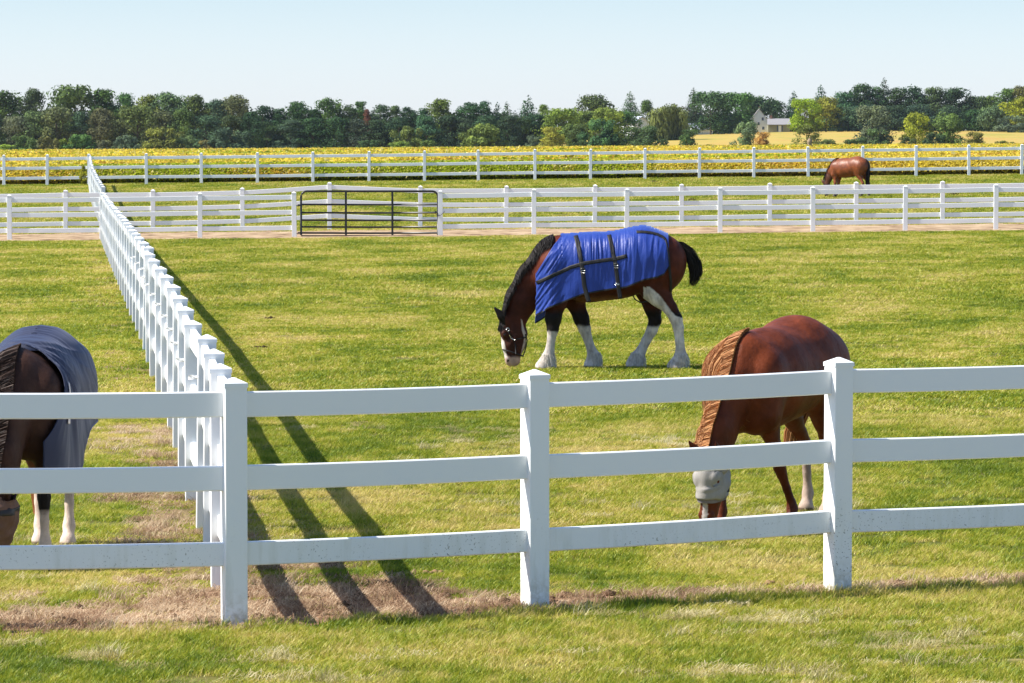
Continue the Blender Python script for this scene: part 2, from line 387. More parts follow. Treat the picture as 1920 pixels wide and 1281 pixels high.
# ------------------------------------------------------------------ horses: smooth-union distance fields polygonised with surface nets
class Field:
    def __init__(s, lo, hi, h):
        s.lo = np.array(lo, float); s.h = h
        s.n = np.ceil((np.array(hi) - s.lo) / h).astype(int) + 1
        s.d = np.full(s.n, 1.0, np.float32)
        s.ax = [s.lo[k] + h * np.arange(s.n[k]) for k in range(3)]
    def cone(s, a, ra, b, rb, sy=1.0, k=.03):
        a = np.array(a, float); b = np.array(b, float); r = max(ra, rb) + k * 2
        lo = np.minimum(a, b) - r; hi = np.maximum(a, b) + r
        i0 = np.clip(((lo - s.lo) / s.h).astype(int), 0, s.n - 1); i1 = np.clip(((hi - s.lo) / s.h).astype(int) + 2, 1, s.n)
        X, Y, Z = np.meshgrid(*[s.ax[q][i0[q]:i1[q]] for q in range(3)], indexing='ij', sparse=True)
        A = a.copy(); B = b.copy(); A[1] /= sy; B[1] /= sy; Y = Y / sy
        ba = B - A; L2 = max(ba.dot(ba), 1e-9)
        t = np.clip(((X - A[0]) * ba[0] + (Y - A[1]) * ba[1] + (Z - A[2]) * ba[2]) / L2, 0, 1)
        d = np.sqrt((X - A[0] - t * ba[0]) ** 2 + (Y - A[1] - t * ba[1]) ** 2 + (Z - A[2] - t * ba[2]) ** 2) - (ra + t * (rb - ra))
        g = s.d[i0[0]:i1[0], i0[1]:i1[1], i0[2]:i1[2]]
        h = np.clip(.5 + .5 * (g - d) / k, 0, 1)
        g[...] = g * (1 - h) + d * h - k * h * (1 - h)
    def sub(s, a, r, k=.01):
        a = np.array(a, float); X, Y, Z = np.meshgrid(*s.ax, indexing='ij', sparse=True)
        d = r - np.sqrt((X - a[0]) ** 2 + (Y - a[1]) ** 2 + (Z - a[2]) ** 2)
        s.d = np.maximum(s.d, d).astype(np.float32)
    def floor(s): s.d = np.maximum(s.d, (-s.ax[2] + .002)[None, None, :]).astype(np.float32)
    def mesh(s):
        d = s.d; nx, ny, nz = d.shape; ins = d < 0
        acc = np.zeros((nx - 1, ny - 1, nz - 1, 3), np.float32); cnt = np.zeros((nx - 1, ny - 1, nz - 1), np.float32)
        sl_ = lambda o, n: slice(o, n - 1 + o)
        for ax in range(3):
            o1, o2 = [q for q in range(3) if q != ax]
            for u in (0, 1):
                for v in (0, 1):
                    off = [0, 0, 0]; off[o1] = u; off[o2] = v; off2 = list(off); off2[ax] = 1
                    a = d[sl_(off[0], nx), sl_(off[1], ny), sl_(off[2], nz)]; b = d[sl_(off2[0], nx), sl_(off2[1], ny), sl_(off2[2], nz)]
                    m = (a < 0) != (b < 0)
                    t = np.where(m, a / np.where(m, a - b, 1), 0)
                    acc[..., ax] += np.where(m, t, 0); acc[..., o1] += m * u; acc[..., o2] += m * v; cnt += m
        act = cnt > 0; idx = np.full(act.shape, -1, np.int64); idx[act] = np.arange(act.sum())
        cells = np.argwhere(act); V = s.lo + s.h * (cells + acc[act] / cnt[act][:, None])
        Fs = []
        for ax in range(3):
            o1, o2 = [(1, 2), (2, 0), (0, 1)][ax]
            a = np.take(ins, range(d.shape[ax] - 1), ax); b = np.take(ins, range(1, d.shape[ax]), ax)
            for sgn, m in ((1, a & ~b), (-1, ~a & b)):
                p = np.argwhere(m); ok = (p[:, o1] > 0) & (p[:, o2] > 0) & (p[:, o1] < d.shape[o1] - 1) & (p[:, o2] < d.shape[o2] - 1); p = p[ok]
                q = []
                for (du, dv) in ((-1, -1), (0, -1), (0, 0), (-1, 0)):
                    c = p.copy(); c[:, o1] += du; c[:, o2] += dv; q.append(idx[c[:, 0], c[:, 1], c[:, 2]])
                q = np.stack(q, 1); Fs.append(q if sgn > 0 else q[:, ::-1])
        Fq = np.concatenate(Fs)
        # keep the faces, relax a little
        for it in range(3):
            S = np.zeros_like(V); C = np.zeros(len(V))
            for k in range(4):
                a = Fq[:, k]; b = Fq[:, (k + 1) % 4]
                np.add.at(S, a, V[b]); np.add.at(S, b, V[a]); np.add.at(C, a, 1); np.add.at(C, b, 1)
            V = V * .5 + .5 * S / np.maximum(C, 1)[:, None]
        return V, Fq

TORSO = [  # x, y(px down), radius -> x, y, radius, lateral centre, lateral scale, blend (all px of a 1160 px ground line, sideways in metres)
    (700, 400, 222, 900, 408, 236, 0, .73, 60), (900, 408, 236, 1110, 396, 226, 0, .76, 90), (1110, 390, 224, 1300, 345, 212, 0, .78, 90),
    (1300, 335, 205, 1440, 358, 186, 0, .90, 120), (690, 262, 92, 820, 290, 120, 0, .36, 40)]
SIDES = [(1430, 350, 140, 1440, 440, 130, .10, .92, 90), (1390, 380, 150, 1385, 520, 112, .14, .66, 80),
         (650, 380, 120, 640, 560, 92, .155, .62, 40), (600, 470, 105, 625, 590, 92, .07, .9, 50), (1290, 250, 50, 1310, 290, 50, .10, .8, 80)]
FORE = [(640, 540, 100), (660, 650, 66), (650, 770, 43), (645, 850, 36), (643, 885, 28), (640, 960, 22), (637, 1035, 24), (636, 1065, 31), (620, 1100, 27), (604, 1130, 41), (600, 1150, 46)]
HIND = [(1420, 400, 135), (1390, 560, 94), (1440, 640, 64), (1500, 730, 42), (1545, 795, 37), (1552, 850, 28), (1548, 950, 24), (1546, 1030, 26), (1544, 1060, 33), (1525, 1098, 28), (1508, 1130, 41), (1504, 1150, 46)]
NECK = [(650, 350, 168), (495, 496, 124), (402, 645, 110), (348, 770, 97)]
HEAD = [(322, 805, 76, .62), (332, 880, 96, .56), (332, 985, 84, .56), (326, 1075, 56, .70), (320, 1102, 46, .78)]
EARS = [(304, 840, 30), (248, 768, 35), (194, 708, 10)]

def shift_leg(leg, pts):
    """bend a leg: pts gives forward offsets (px) at given heights"""
    ys = [p[0] for p in pts]; dx = [p[1] for p in pts]
    return [(x + float(np.interp(y, ys, dx)), y, r) for x, y, r in leg]

def make_horse(spec):
    s = spec['s']; h = spec.get('h', .012); ly = spec.get('leg_y', .165)
    turn = spec.get('turn', 0.0)                  # sideways bend of the neck, metres at the head
    lift = spec.get('lift', 0)                    # raises head and throat a little (px)
    def P(x, y, lat=0.0):
        if lift and x < 470 and y > 600: y = y - lift * min(1, (y - 600) / 180)
        return np.array([-(x - 1000) * s, lat, (1160 - y) * s])
    def latn(y): return turn * max(0, (y - 400) / 700.0)
    lo = (-1.15 * 1.0 * s / .00155, -.46, -.03); hi = (1.32 * s / .00155, .46, 1.76 * s / .00155)
    lo = (lo[0], lo[1] + min(turn, 0), lo[2]); hi = (hi[0], hi[1] + max(turn, 0), hi[2])
    Fd = Field(lo, hi, h); wd = spec.get('wide', 1.0)
    for (x, y, r, x2, y2, r2, c, sy, k) in TORSO: Fd.cone(P(x, y), r * s, P(x2, y2), r2 * s, sy * wd, k * s)
    for (x, y, r, x2, y2, r2, c, sy, k) in SIDES:
        for sg in (1, -1): Fd.cone(P(x, y, sg * c * wd), r * s, P(x2, y2, sg * c * wd), r2 * s, sy, k * s)
    neck = spec.get('neck', NECK)
    for i in range(len(neck) - 1):
        a, b = neck[i], neck[i + 1]; Fd.cone(P(a[0], a[1], latn(a[1])), a[2] * s, P(b[0], b[1], latn(b[1])), b[2] * s, .55 if i else .62, 45 * s)
    torso = Fd.d.copy()
    for key, sg in (('lf', 1), ('rf', -1), ('lh', 1), ('rh', -1)):
        leg = spec[key]; lt = spec.get(key + '_lat', [(0, 0), (1160, 0)]); LA = lambda y: sg * ly + float(np.interp(y, [q[0] for q in lt], [q[1] for q in lt]))
        for i in range(len(leg) - 1):
            a, b = leg[i], leg[i + 1]
            sya = .62 if i < 2 else (.78 if i < 3 else .92)
            Fd.cone(P(a[0], a[1], LA(a[1])), a[2] * s, P(b[0], b[1], LA(b[1])), b[2] * s, sya, (34 if i < 3 else 12) * s)
    hd = spec.get('head', HEAD); hx = spec.get('head_dy', 0)
    for i in range(len(hd) - 1):
        a, b = hd[i], hd[i + 1]; Fd.cone(P(a[0], a[1], latn(a[1])), a[2] * s, P(b[0], b[1], latn(b[1])), b[2] * s, (a[3] + b[3]) / 2, 22 * s)
    la = latn(850)
    Fd.cone(P(398, 900, la), 40 * s, P(385, 985, la), 34 * s, 1.0, 22 * s)                     # jaw
    for sg in (1, -1):
        Fd.cone(P(262, 895, la + sg * 42 * s), 20 * s, P(268, 915, la + sg * 44 * s), 17 * s, 1, 14 * s)   # brow
        Fd.cone(P(300, 985, la + sg * 34 * s), 16 * s, P(345, 925, la + sg * 46 * s), 22 * s, 1, 18 * s)   # cheek crest
        Fd.cone(P(288, 1085, latn(1085) + sg * 26 * s), 17 * s, P(296, 1108, latn(1085) + sg * 24 * s), 15 * s, 1, 10 * s)  # nostril rim
        for i in range(2):
            a, b = EARS[i], EARS[i + 1]; spl = spec.get('ear_split', 38)
            Fd.cone(P(a[0], a[1], la + sg * (spl + i * 10) * s), a[2] * s, P(b[0], b[1], la + sg * (spl + 10 + i * 10) * s), b[2] * s, .55, 8 * s)
    Fd.cone(P(352, 1108, latn(1100)), 30 * s, P(330, 1120, latn(1100)), 24 * s, .9, 16 * s)     # chin and lower lip
    Fd.floor()
    V, Fq = Fd.mesh()
    px = 1000 - V[:, 0] / s; py = 1160 - V[:, 2] / s
    cols = spec['paint'](px, py, V[:, 1], V)
    m = spec['coat']
    root = meshobj('horse', V, Fq, m, None, True, cols)
    root.location = spec['loc']; root.rotation_euler = (0, 0, spec['rz'])
    tag(root, spec['label'], 'horse')
    root['_s'] = s
    # shell half-widths for anything worn on the body
    T = torso; off = .016
    half = []
    for sg in (1, -1):
        ys = Fd.ax[1]; sel = (ys >= 0) if sg > 0 else (ys <= 0)
        D = T[:, sel, :]
        if sg < 0: D = D[:, ::-1, :]
        yv = np.abs(ys[sel]); yv = yv if sg > 0 else yv[::-1]
        ins = D < off; last = ins.shape[1] - 1 - np.argmax(ins[:, ::-1, :], 1); anyi = ins.any(1)
        last = np.where(anyi, last, 0); nxt = np.minimum(last + 1, D.shape[1] - 1)
        da = np.take_along_axis(D, last[:, None, :], 1)[:, 0]; db = np.take_along_axis(D, nxt[:, None, :], 1)[:, 0]
        t = np.clip((off - da) / np.maximum(db - da, 1e-5), 0, 1)
        w = np.where(anyi, yv[last] + t * h, 0.0)
        half.append(w)
    class Shell: pass
    sh = Shell(); sh.ax = Fd.ax; sh.half = half; sh.s = s; sh.h = h
    sh.top = []
    for i in range(len(Fd.ax[0])):
        col = half[0][i] > 0; sh.top.append(Fd.ax[2][np.where(col)[0].max()] if col.any() else 0)
    sh.top = np.array(sh.top)
    sh.run = []
    for w in half:
        r = np.maximum.accumulate(w[:, ::-1], 1)[:, ::-1]
        for _ in range(3):
            r[1:-1] = (r[:-2] + 2 * r[1:-1] + r[2:]) / 4; r[:, 1:-1] = (r[:, :-2] + 2 * r[:, 1:-1] + r[:, 2:]) / 4
        sh.run.append(r)
    def wid(x, z, side, drape=True):
        A = (sh.run if drape else sh.half)[0 if side > 0 else 1]
        fx = np.clip((np.asarray(x) - sh.ax[0][0]) / h, 0, A.shape[0] - 1.001); fz = np.clip((np.asarray(z) - sh.ax[2][0]) / h, 0, A.shape[1] - 1.001)
        i = fx.astype(int); j = fz.astype(int); u = fx - i; v = fz - j
        return (A[i, j] * (1 - u) + A[i + 1, j] * u) * (1 - v) + (A[i, j + 1] * (1 - u) + A[i + 1, j + 1] * u) * v
    G = Fd.d; n3 = np.array(G.shape) - 2
    def dist(p):
        f = (p - Fd.lo) / h; outside = (f < 0).any(-1) | (f > n3).any(-1); f = np.clip(f, 0, n3); i = np.minimum(f.astype(int), n3 - 1); u = f - i; r_ = 0
        for a_ in (0, 1):
            for b_ in (0, 1):
                for c_ in (0, 1):
                    w = (u[..., 0] if a_ else 1 - u[..., 0]) * (u[..., 1] if b_ else 1 - u[..., 1]) * (u[..., 2] if c_ else 1 - u[..., 2])
                    r_ = r_ + w * G[i[..., 0] + a_, i[..., 1] + b_, i[..., 2] + c_]
        return np.where(outside, 1.0, r_)
    def snap(p, gap):
        p = np.array(p, float)
        for _ in range(4):
            d = dist(p); e = h
            g = np.stack([dist(p + np.eye(3)[k_] * e) - dist(p - np.eye(3)[k_] * e) for k_ in range(3)], -1)
            g /= np.linalg.norm(g, axis=-1, keepdims=True) + 1e-6
            p = p + g * np.maximum(gap - d, 0)[..., None]
        return p
    sh.lift = lift; sh.snap = snap; sh.wid = wid; sh.P = P; sh.latn = latn
    return root, sh

def coat(name, rough=.60, spec=.12):
    m = mat(name, rough=rough, spec=spec)
    a = nd(m, 'ShaderNodeAttribute', attribute_name='Col'); tc = nd(m, 'ShaderNodeTexCoord').outputs['Object']
    n = noi(m, tc, 7, 5, .6); r = ramp(m, n.outputs[0], [(.3, (.62, .60, .60)), (.7, (1.35, 1.30, 1.25))])
    lk(m, mix(m, 1.0, a.outputs['Color'], r.outputs[0], 'MULTIPLY'), bsdf(m).inputs['Base Color'])
    n2 = noi(m, mapping(m, tc, (60, 60, 22)), 4, 4, .7); n3 = noi(m, mapping(m, tc, (1, 1, .6)), 9, 3, .5)
    b1 = nd(m, 'ShaderNodeBump'); b1.inputs['Strength'].default_value = .55; b1.inputs['Distance'].default_value = .03; lk(m, n3.outputs[0], b1.inputs['Height'])
    b2 = nd(m, 'ShaderNodeBump'); b2.inputs['Strength'].default_value = .35; b2.inputs['Distance'].default_value = .006; lk(m, n2.outputs[0], b2.inputs['Height']); lk(m, b1.outputs[0], b2.inputs['Normal'])
    lk(m, b2.outputs[0], bsdf(m).inputs['Normal'])
    return m

def hair_mat(name, c0, c1, rough=.62):
    m = mat(name, rough=rough, spec=.25); a = nd(m, 'ShaderNodeAttribute', attribute_name='Col')
    lk(m, mix(m, a.outputs['Fac'], c0, c1), bsdf(m).inputs['Base Color']); return m

def strands(name, paths, widths, material, parent, seed=0):
    """paths: array (n, k, 3); ribbons with tapering tips, each given its own shade"""
    Pth = np.asarray(paths); n, k, _ = Pth.shape; R = np.random.default_rng(seed)
    T = np.gradient(Pth, axis=1); T /= np.linalg.norm(T, axis=2, keepdims=True) + 1e-9
    side = R.normal(size=(n, 1, 3)); S = np.cross(T, side); S /= np.linalg.norm(S, axis=2, keepdims=True) + 1e-9
    tp = np.linspace(1, .15, k)[None, :, None]; w = np.asarray(widths).reshape(-1, 1, 1) * tp
    V = np.stack([Pth - S * w / 2, Pth + S * w / 2], 2).reshape(-1, 3)
    b = (np.arange(n)[:, None] * k + np.arange(k - 1)[None]).ravel() * 2
    Fq = np.stack([b, b + 1, b + 3, b + 2], 1)
    sh = np.repeat(R.random(n), k * 2)
    return meshobj(name, V, Fq, material, parent, False, np.stack([sh] * 3, 1))

def mane(root, sh, crest, side, n, L, material, width=.012, seed=0, name='mane', lift=.02, spread=.10, wmul=1.0):
    R = np.random.default_rng(seed); s = sh.s
    t = R.random(n); c = np.array(crest, float); q = np.linspace(0, 1, len(c))
    cx = np.interp(t, q, c[:, 0]); cy = np.interp(t, q, c[:, 1]); k = 8; u = np.linspace(0, 1, k)
    base = np.array([sh.P(a, b, sh.latn(b)) for a, b in zip(cx, cy)])
    sd = np.where(R.random(n) < side, 1, -1)[:, None]
    ll = L * (.6 + .5 * R.random(n))[:, None] * (1 - .62 * t[:, None]); w = (.085 + .045 * R.random(n))[:, None] * wmul
    y = base[:, 1:2] + sd * w * np.sin(np.minimum(u * 2.6, 1) * math.pi / 2)[None] + (R.normal(size=(n, 1)) * .01) * u[None]
    z = base[:, 2:3] + lift * np.sin(u * math.pi)[None] * (1 - u)[None] - ll * u[None]
    x = base[:, 0:1] + (R.normal(size=(n, 1)) * spread) * ll * u[None] + .003 * np.sin(u * 3 + t[:, None] * 40)
    Pt = sh.snap(np.stack([x, y, z], 2), (.004 + .022 * R.random((n, 1))) + (.012 * R.random((n, 1))) * u[None])
    return strands(name, Pt, width * (.6 + .8 * R.random(n)), material, root, seed)

def tail(root, sh, path, n, spread, material, width=.014, seed=0, name='tail'):
    """path: centre line px (x, y, spread px, lateral m)"""
    R = np.random.default_rng(seed); p = np.array(path, float); k = 12; q = np.linspace(0, 1, len(p))
    tot = .7 + .3 * R.random(n)[:, None] ** .5; u = np.linspace(0, 1, k)[None] * tot
    X = np.interp(u, q, p[:, 0]); Y = np.interp(u, q, p[:, 1]); Rr = np.interp(u, q, p[:, 2]); La = np.interp(u, q, p[:, 3])
    a = R.random((n, 1)) * 2 * math.pi; r = np.sqrt(R.random((n, 1)))
    wob = np.sin(u * 7 + R.random((n, 1)) * 6) * 4 * u
    X = X + np.cos(a) * r * Rr + wob; yy = La + np.sin(a) * r * Rr * sh.s * .8; Y = Y + np.sin(a * 1.7) * r * Rr * .25
    Pt = np.stack([-(X - 1000) * sh.s, yy, (1160 - Y) * sh.s], 2)
    return strands(name, Pt, width * (.6 + .8 * R.random(n)), material, root, seed)

def blanket(root, sh, st, hem, edge, material, name='blanket', far_drop=0, nx=170, nt=60, wrinkle=None, thick=.006):
    """st: (x front, x back); edge: front opening (x -> top y); hem: lower edge; px in the side view"""
    s = sh.s; xs = np.linspace(st[0], st[1], nx); V = []; 
    rows = []
    for i, x in enumerate(xs):
        X = -(x - 1000) * s; k = int(round((X - sh.ax[0][0]) / sh.h)); ztop = sh.top[np.clip(k, 0, len(sh.top) - 1)] 
        fx = (X - sh.ax[0][0]) / sh.h; k0 = int(fx); ztop = sh.top[k0] * (1 - fx + k0) + sh.top[min(k0 + 1, len(sh.top) - 1)] * (fx - k0)
        ye = np.interp(x, [e[0] for e in edge], [e[1] for e in edge]); open_ = x < edge[-1][0]
        z1 = min(ztop, (1160 - ye) * s) if open_ else ztop
        row = []
        for side in (1, -1):
            zh = (1160 - np.interp(x, [e[0] for e in hem], [e[1] for e in hem])) * s - (far_drop * s if side < 0 else 0)
            zz = np.linspace(z1, zh, 160) if not open_ else np.linspace(z1, zh, 160)
            w = sh.wid(np.full(160, X), zz, side)
            if not open_: w = w * np.clip((z1 - zz) / .012 + 0, 0, 1) ** .5
            ln = np.concatenate([[0], np.cumsum(np.hypot(np.diff(w), np.diff(zz)))]); q = np.linspace(0, ln[-1], nt)
            wz = np.interp(q, ln, w); z_ = np.interp(q, ln, zz)
            row.append(np.stack([np.full(nt, X), side * wz, z_], 1))
        rows.append(row)
    A = np.array([np.concatenate([r[0][::-1], r[1][1:]] if xs[i] >= edge[-1][0] else [r[0][::-1], r[1][1:]]) for i, r in enumerate(rows)])
    nr = A.shape[1]
    # normals by finite differences, then folds pushed along them
    du = np.gradient(A, axis=0); dv = np.gradient(A, axis=1); N = np.cross(du, dv); N /= np.linalg.norm(N, axis=2, keepdims=True) + 1e-9
    ctr = np.array([0, 0, 1.0 * s / .0015]); sg = np.sign(((A - ctr) * N * np.array([0.2, 1, 1])).sum(2, keepdims=True)); sg[sg == 0] = 1; N = N * np.sign(sg.mean())
    if wrinkle is not None:
        X2 = A[..., 0]; Z2 = A[..., 2]; S2 = np.sign(A[..., 1])
        A = A + N * wrinkle(1000 - X2 / s, 1160 - Z2 / s, S2)[..., None]
    a = (np.arange(nx - 1)[:, None] * nr + np.arange(nr - 1)[None])
    keep = np.ones_like(a, bool)
    for i in range(nx - 1):
        if xs[i] < edge[-1][0] - 2: keep[i, nt - 1] = False; keep[i, nt - 2] = False
    a = a[keep]
    Fq = np.stack([a, a + 1, a + nr + 1, a + nr], 1)
    o = meshobj(name, A.reshape(-1, 3), Fq, material, root, True)
    md = o.modifiers.new('thickness', 'SOLIDIFY'); md.thickness = thick; md.offset = 0
    return o, (A, xs, nt)

def strap(root, sh, path, width, material, name='strap', side=1, off=.010, drape=True, sub=6, thick=.003, wr=None):
    """flat webbing lying on the shell, path in px of the side view"""
    s = sh.s; P = np.array(path, float); q = np.linspace(0, 1, len(P)); u = np.linspace(0, 1, (len(P) - 1) * sub + 1)
    x = np.interp(u, q, P[:, 0]); y = np.interp(u, q, P[:, 1])
    tx = np.gradient(x); ty = np.gradient(y); L = np.hypot(tx, ty); nx_, ny_ = -ty / L, tx / L
    V = []
    for e in (-1, -.33, .33, 1):
        xx = x + nx_ * width / 2 * e; yy = y + ny_ * width / 2 * e
        X = -(xx - 1000) * s; Z = (1160 - yy) * s
        W0 = sh.wid(X, Z, side, drape); e_ = .012; gx_ = (sh.wid(X + e_, Z, side, drape) - sh.wid(X - e_, Z, side, drape)) / (2 * e_); gz_ = (sh.wid(X, Z + e_, side, drape) - sh.wid(X, Z - e_, side, drape)) / (2 * e_)
        gz_ = np.clip(gz_, -4, 1); nl = np.sqrt(1 + gx_ ** 2 + gz_ ** 2); o_ = off + (wr(xx, yy, side) if wr else 0)
        V.append(np.stack([X - o_ * gx_ / nl, side * (W0 + o_ / nl), Z - o_ * gz_ / nl], 1))
    V = np.array(V); n = V.shape[1]
    F_ = [(r * n + i, r * n + i + 1, (r + 1) * n + i + 1, (r + 1) * n + i) for r in range(3) for i in range(n - 1)]
    o = meshobj(name, V.reshape(-1, 3), F_, material, root, True)
    md = o.modifiers.new('thickness', 'SOLIDIFY'); md.thickness = thick; md.offset = 0
    return o

def head_tube(root, sh, t0, t1, grow, material, name, puff=None, thick=.004, nt=24, na=40):
    """fabric sleeve round the head between two stations of the head chain"""
    s = sh.s; H = np.array(HEAD); q = np.linspace(0, 1, len(H)); u = np.linspace(t0, t1, nt); V = []
    for i, t in enumerate(u):
        x = np.interp(t, q, H[:, 0]); y = np.interp(t, q, H[:, 1]); r = np.interp(t, q, H[:, 2]); sy = np.interp(t, q, H[:, 3])
        g = grow * min(1, .25 + 4 * (t - t0) / (t1 - t0)) + (puff((t - t0) / (t1 - t0)) if puff else 0)
        jx = 18 * max(0, 1 - abs(t - .38) / .25)
        for k in range(na):
            a = 2 * math.pi * k / na
            wr = 1 + .035 * math.sin(a * 5 + t * 31) * (t - t0) / (t1 - t0) + .025 * math.sin(a * 3 - t * 47)
            V.append((-(x + jx + math.cos(a) * (r + jx + g / s) * wr - 1000) * s, sh.latn(y) + math.sin(a) * (r * sy * s + g) * wr, (1160 - y + sh.lift) * s + .012 * math.cos(a)))
    V = sh.snap(np.array(V), np.full(len(V), (.027 if t0 < .3 else .017)))
    F_ = [(i * na + k, i * na + (k + 1) % na, (i + 1) * na + (k + 1) % na, (i + 1) * na + k) for i in range(nt - 1) for k in range(na)]
    o = meshobj(name, V, F_, material, root, True)
    md = o.modifiers.new('thickness', 'SOLIDIFY'); md.thickness = thick
    return o
def eyes(root, sh):
    m = mat('eye_dark', (.01, .008, .006), .08, .7)
    for sg in (1, -1):
        y = 905; c = sh.P(266, y, sh.latn(y) + sg * 52 * sh.s); V = []; F_ = []; r = .017
        for i in range(7):
            for k in range(12):
                ph = math.pi * i / 6; th = 2 * math.pi * k / 12; V.append((c[0] + r * math.sin(ph) * math.cos(th), c[1] + r * math.sin(ph) * math.sin(th), c[2] + r * math.cos(ph)))
        F_ = [(i * 12 + k, i * 12 + (k + 1) % 12, i * 12 + 12 + (k + 1) % 12, i * 12 + 12 + k) for i in range(6) for k in range(12)]
        meshobj('eye', V, F_, m, root, True)

def polyx(ys, xs): return lambda y: np.interp(y, ys, xs)
def blend(c, mask, col): return c * (1 - mask[:, None]) + np.array(col)[None] * mask[:, None]

# ---- the blanketed draft horse, broadside, grazing to the left
def paint_draft(px, py, lat, V):
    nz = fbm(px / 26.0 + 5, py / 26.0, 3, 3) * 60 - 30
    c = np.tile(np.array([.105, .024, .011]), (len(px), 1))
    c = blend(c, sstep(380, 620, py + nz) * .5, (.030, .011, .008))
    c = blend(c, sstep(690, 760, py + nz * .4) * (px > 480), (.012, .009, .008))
    W_ = (.62, .57, .52)
    c = blend(c, sstep(598, 640, py + nz * .3) * (1 - sstep(660, 690, py)) * (px > 800) * (px < 1250) * .6, (.20, .09, .045))
    lum = 0
    fl = (px < 740) & (px > 480)
    nf = fl & (lat > 0); c = blend(c, sstep(868, 888, py + nz * .4) * nf, W_)
    ff = (px < 1100) & (px > 480) & (lat < 0); c = blend(c, sstep(830, 870, py + nz * .6) * ff, W_)
    nh = (px > 1300) & (lat > .02); frontln = np.interp(py, [540, 600, 700, 760, 790, 1160], [1345, 1415, 1490, 1540, 1640, 1700])
    c = blend(c, nh * (py > 545) * (1 - sstep(-8, 8, px - frontln + nz * .3)), W_)
    fh = (px > 1150) & (lat <= .02); c = blend(c, sstep(835, 870, py + nz * .4) * fh, W_)
    leg = (py > 1050) & (px > 480); c = blend(c, leg * sstep(.45, .7, fbm(px / 14, py / 14, 8)) * .45, (.30, .24, .18))
    wl = (c.sum(1) > 1.2) & (px > 480); c = blend(c, wl * sstep(.42, .72, fbm(px / 9 + lat * 60, py / 70, 18)) * .5, (.30, .26, .23))
    c = blend(c, sstep(1142, 1152, py) * (px > 480), (.28, .22, .16))
    hd = (px < 470) & (py > 700)
    c = blend(c, hd * sstep(780, 900, py) * .55, (.030, .014, .010))
    bl = np.interp(py, [900, 950, 1060, 1110], [218, 262, 283, 330])
    c = blend(c, hd * (py > 905) * (1 - sstep(-5, 5, px - bl + nz * .12)), W_)
    c = blend(c, hd * sstep(1060, 1090, py + nz * .25) * (px < 420), (.50, .36, .31))
    jaw = np.interp(py, [780, 860, 930, 960, 1050], [392, 405, 425, 420, 392])
    c = blend(c, hd * (lat > 0) * (py > 785) * (py < 1055) * (1 - sstep(4, 9, np.abs(px - jaw) + nz * .12 + 4 - 8 * np.sin(np.clip((py - 780) / 275, 0, 1) * math.pi))), (.42, .36, .32))
    c = blend(c, hd * (np.hypot(px - 293, py - 1100) < 10), (.02, .015, .012))
    ear = (px < 300) & (py < 832 + (px - 200) * .15) & (px + py < 1105) & (py > 700) & (py - 716 < (px - 180) * 1.15 + 40)
    c = blend(c, ear * 1.0 * (px < 275), (.012, .010, .009))
    return c
S1 = .001588
DRAFT_LF = [(640, 540, 100), (650, 650, 78), (630, 780, 56), (627, 862, 44), (616, 935, 31), (602, 1030, 36), (594, 1072, 50), (572, 1118, 56), (560, 1142, 66)]
DRAFT_RF = [(730, 560, 95), (795, 660, 72), (843, 790, 54), (868, 868, 47), (893, 950, 33), (922, 1035, 36), (938, 1080, 52), (932, 1122, 58), (925, 1142, 64)]
DRAFT_LH = [(1420, 400, 140), (1388, 560, 102), (1430, 620, 76), (1498, 700, 54), (1545, 782, 47), (1562, 850, 40), (1572, 950, 33), (1578, 1030, 38), (1582, 1072, 52), (1562, 1118, 62), (1548, 1142, 72)]
DRAFT_RH = [(1350, 440, 120), (1345, 580, 92), (1378, 700, 64), (1397, 805, 48), (1372, 880, 42), (1328, 960, 35), (1288, 1040, 39), (1266, 1082, 54), (1250, 1120, 62), (1242, 1142, 68)]
d1x, d1y = at(1130, 50.6), 50.6
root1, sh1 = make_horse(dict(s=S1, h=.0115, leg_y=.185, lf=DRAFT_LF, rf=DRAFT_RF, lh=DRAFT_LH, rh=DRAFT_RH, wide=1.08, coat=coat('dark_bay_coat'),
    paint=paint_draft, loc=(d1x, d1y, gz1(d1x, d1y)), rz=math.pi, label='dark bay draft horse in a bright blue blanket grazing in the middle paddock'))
HB = hair_mat('black_hair', (.006, .005, .005), (.030, .022, .018))
mane(root1, sh1, [(640, 190), (560, 255), (470, 330), (395, 420), (335, 540), (285, 650), (262, 740)], .45, 3600, .17, HB, .006, 3, lift=.02)
mane(root1, sh1, [(262, 760), (240, 800), (232, 830)], .5, 420, .19, HB, .010, 4, name='forelock', spread=.16, wmul=.35)
tail(root1, sh1, [(1520, 215, 14, 0), (1575, 218, 24, 0), (1642, 275, 40, 0), (1682, 365, 54, 0), (1698, 450, 50, 0), (1668, 545, 26, 0)], 900, 1, HB, .009, 5)
FE = hair_mat('feather_hair', (.58, .53, .46), (.70, .65, .58), .8)
def feather(cx, cy, r, lat, seed, n=420):
    R = np.random.default_rng(seed); a = R.random(n) * 2 * math.pi; k = 5; u = np.linspace(0, 1, k)[None]
    y0 = cy + R.random((n, 1)) * 70 - 45; L = 30 + R.random((n, 1)) * 42; rr = r * .84
    X = cx + np.cos(a)[:, None] * rr * (1 + .42 * u) + 6 * u; Y = np.minimum(y0 + L * u, 1160)
    la = lat + np.sin(a)[:, None] * rr * S1 * (1 + .42 * u)
    return np.stack([-(X - 1000) * S1, la + 0 * X, (1160 - Y) * S1], 2)
fp = np.concatenate([feather(590, 1085, 52, .185, 1), feather(940, 1088, 52, -.185, 2), feather(1580, 1085, 56, .185, 3), feather(1262, 1088, 56, -.185, 4)])
strands('feather', fp, np.full(len(fp), .006), FE, root1, 6)
eyes(root1, sh1)

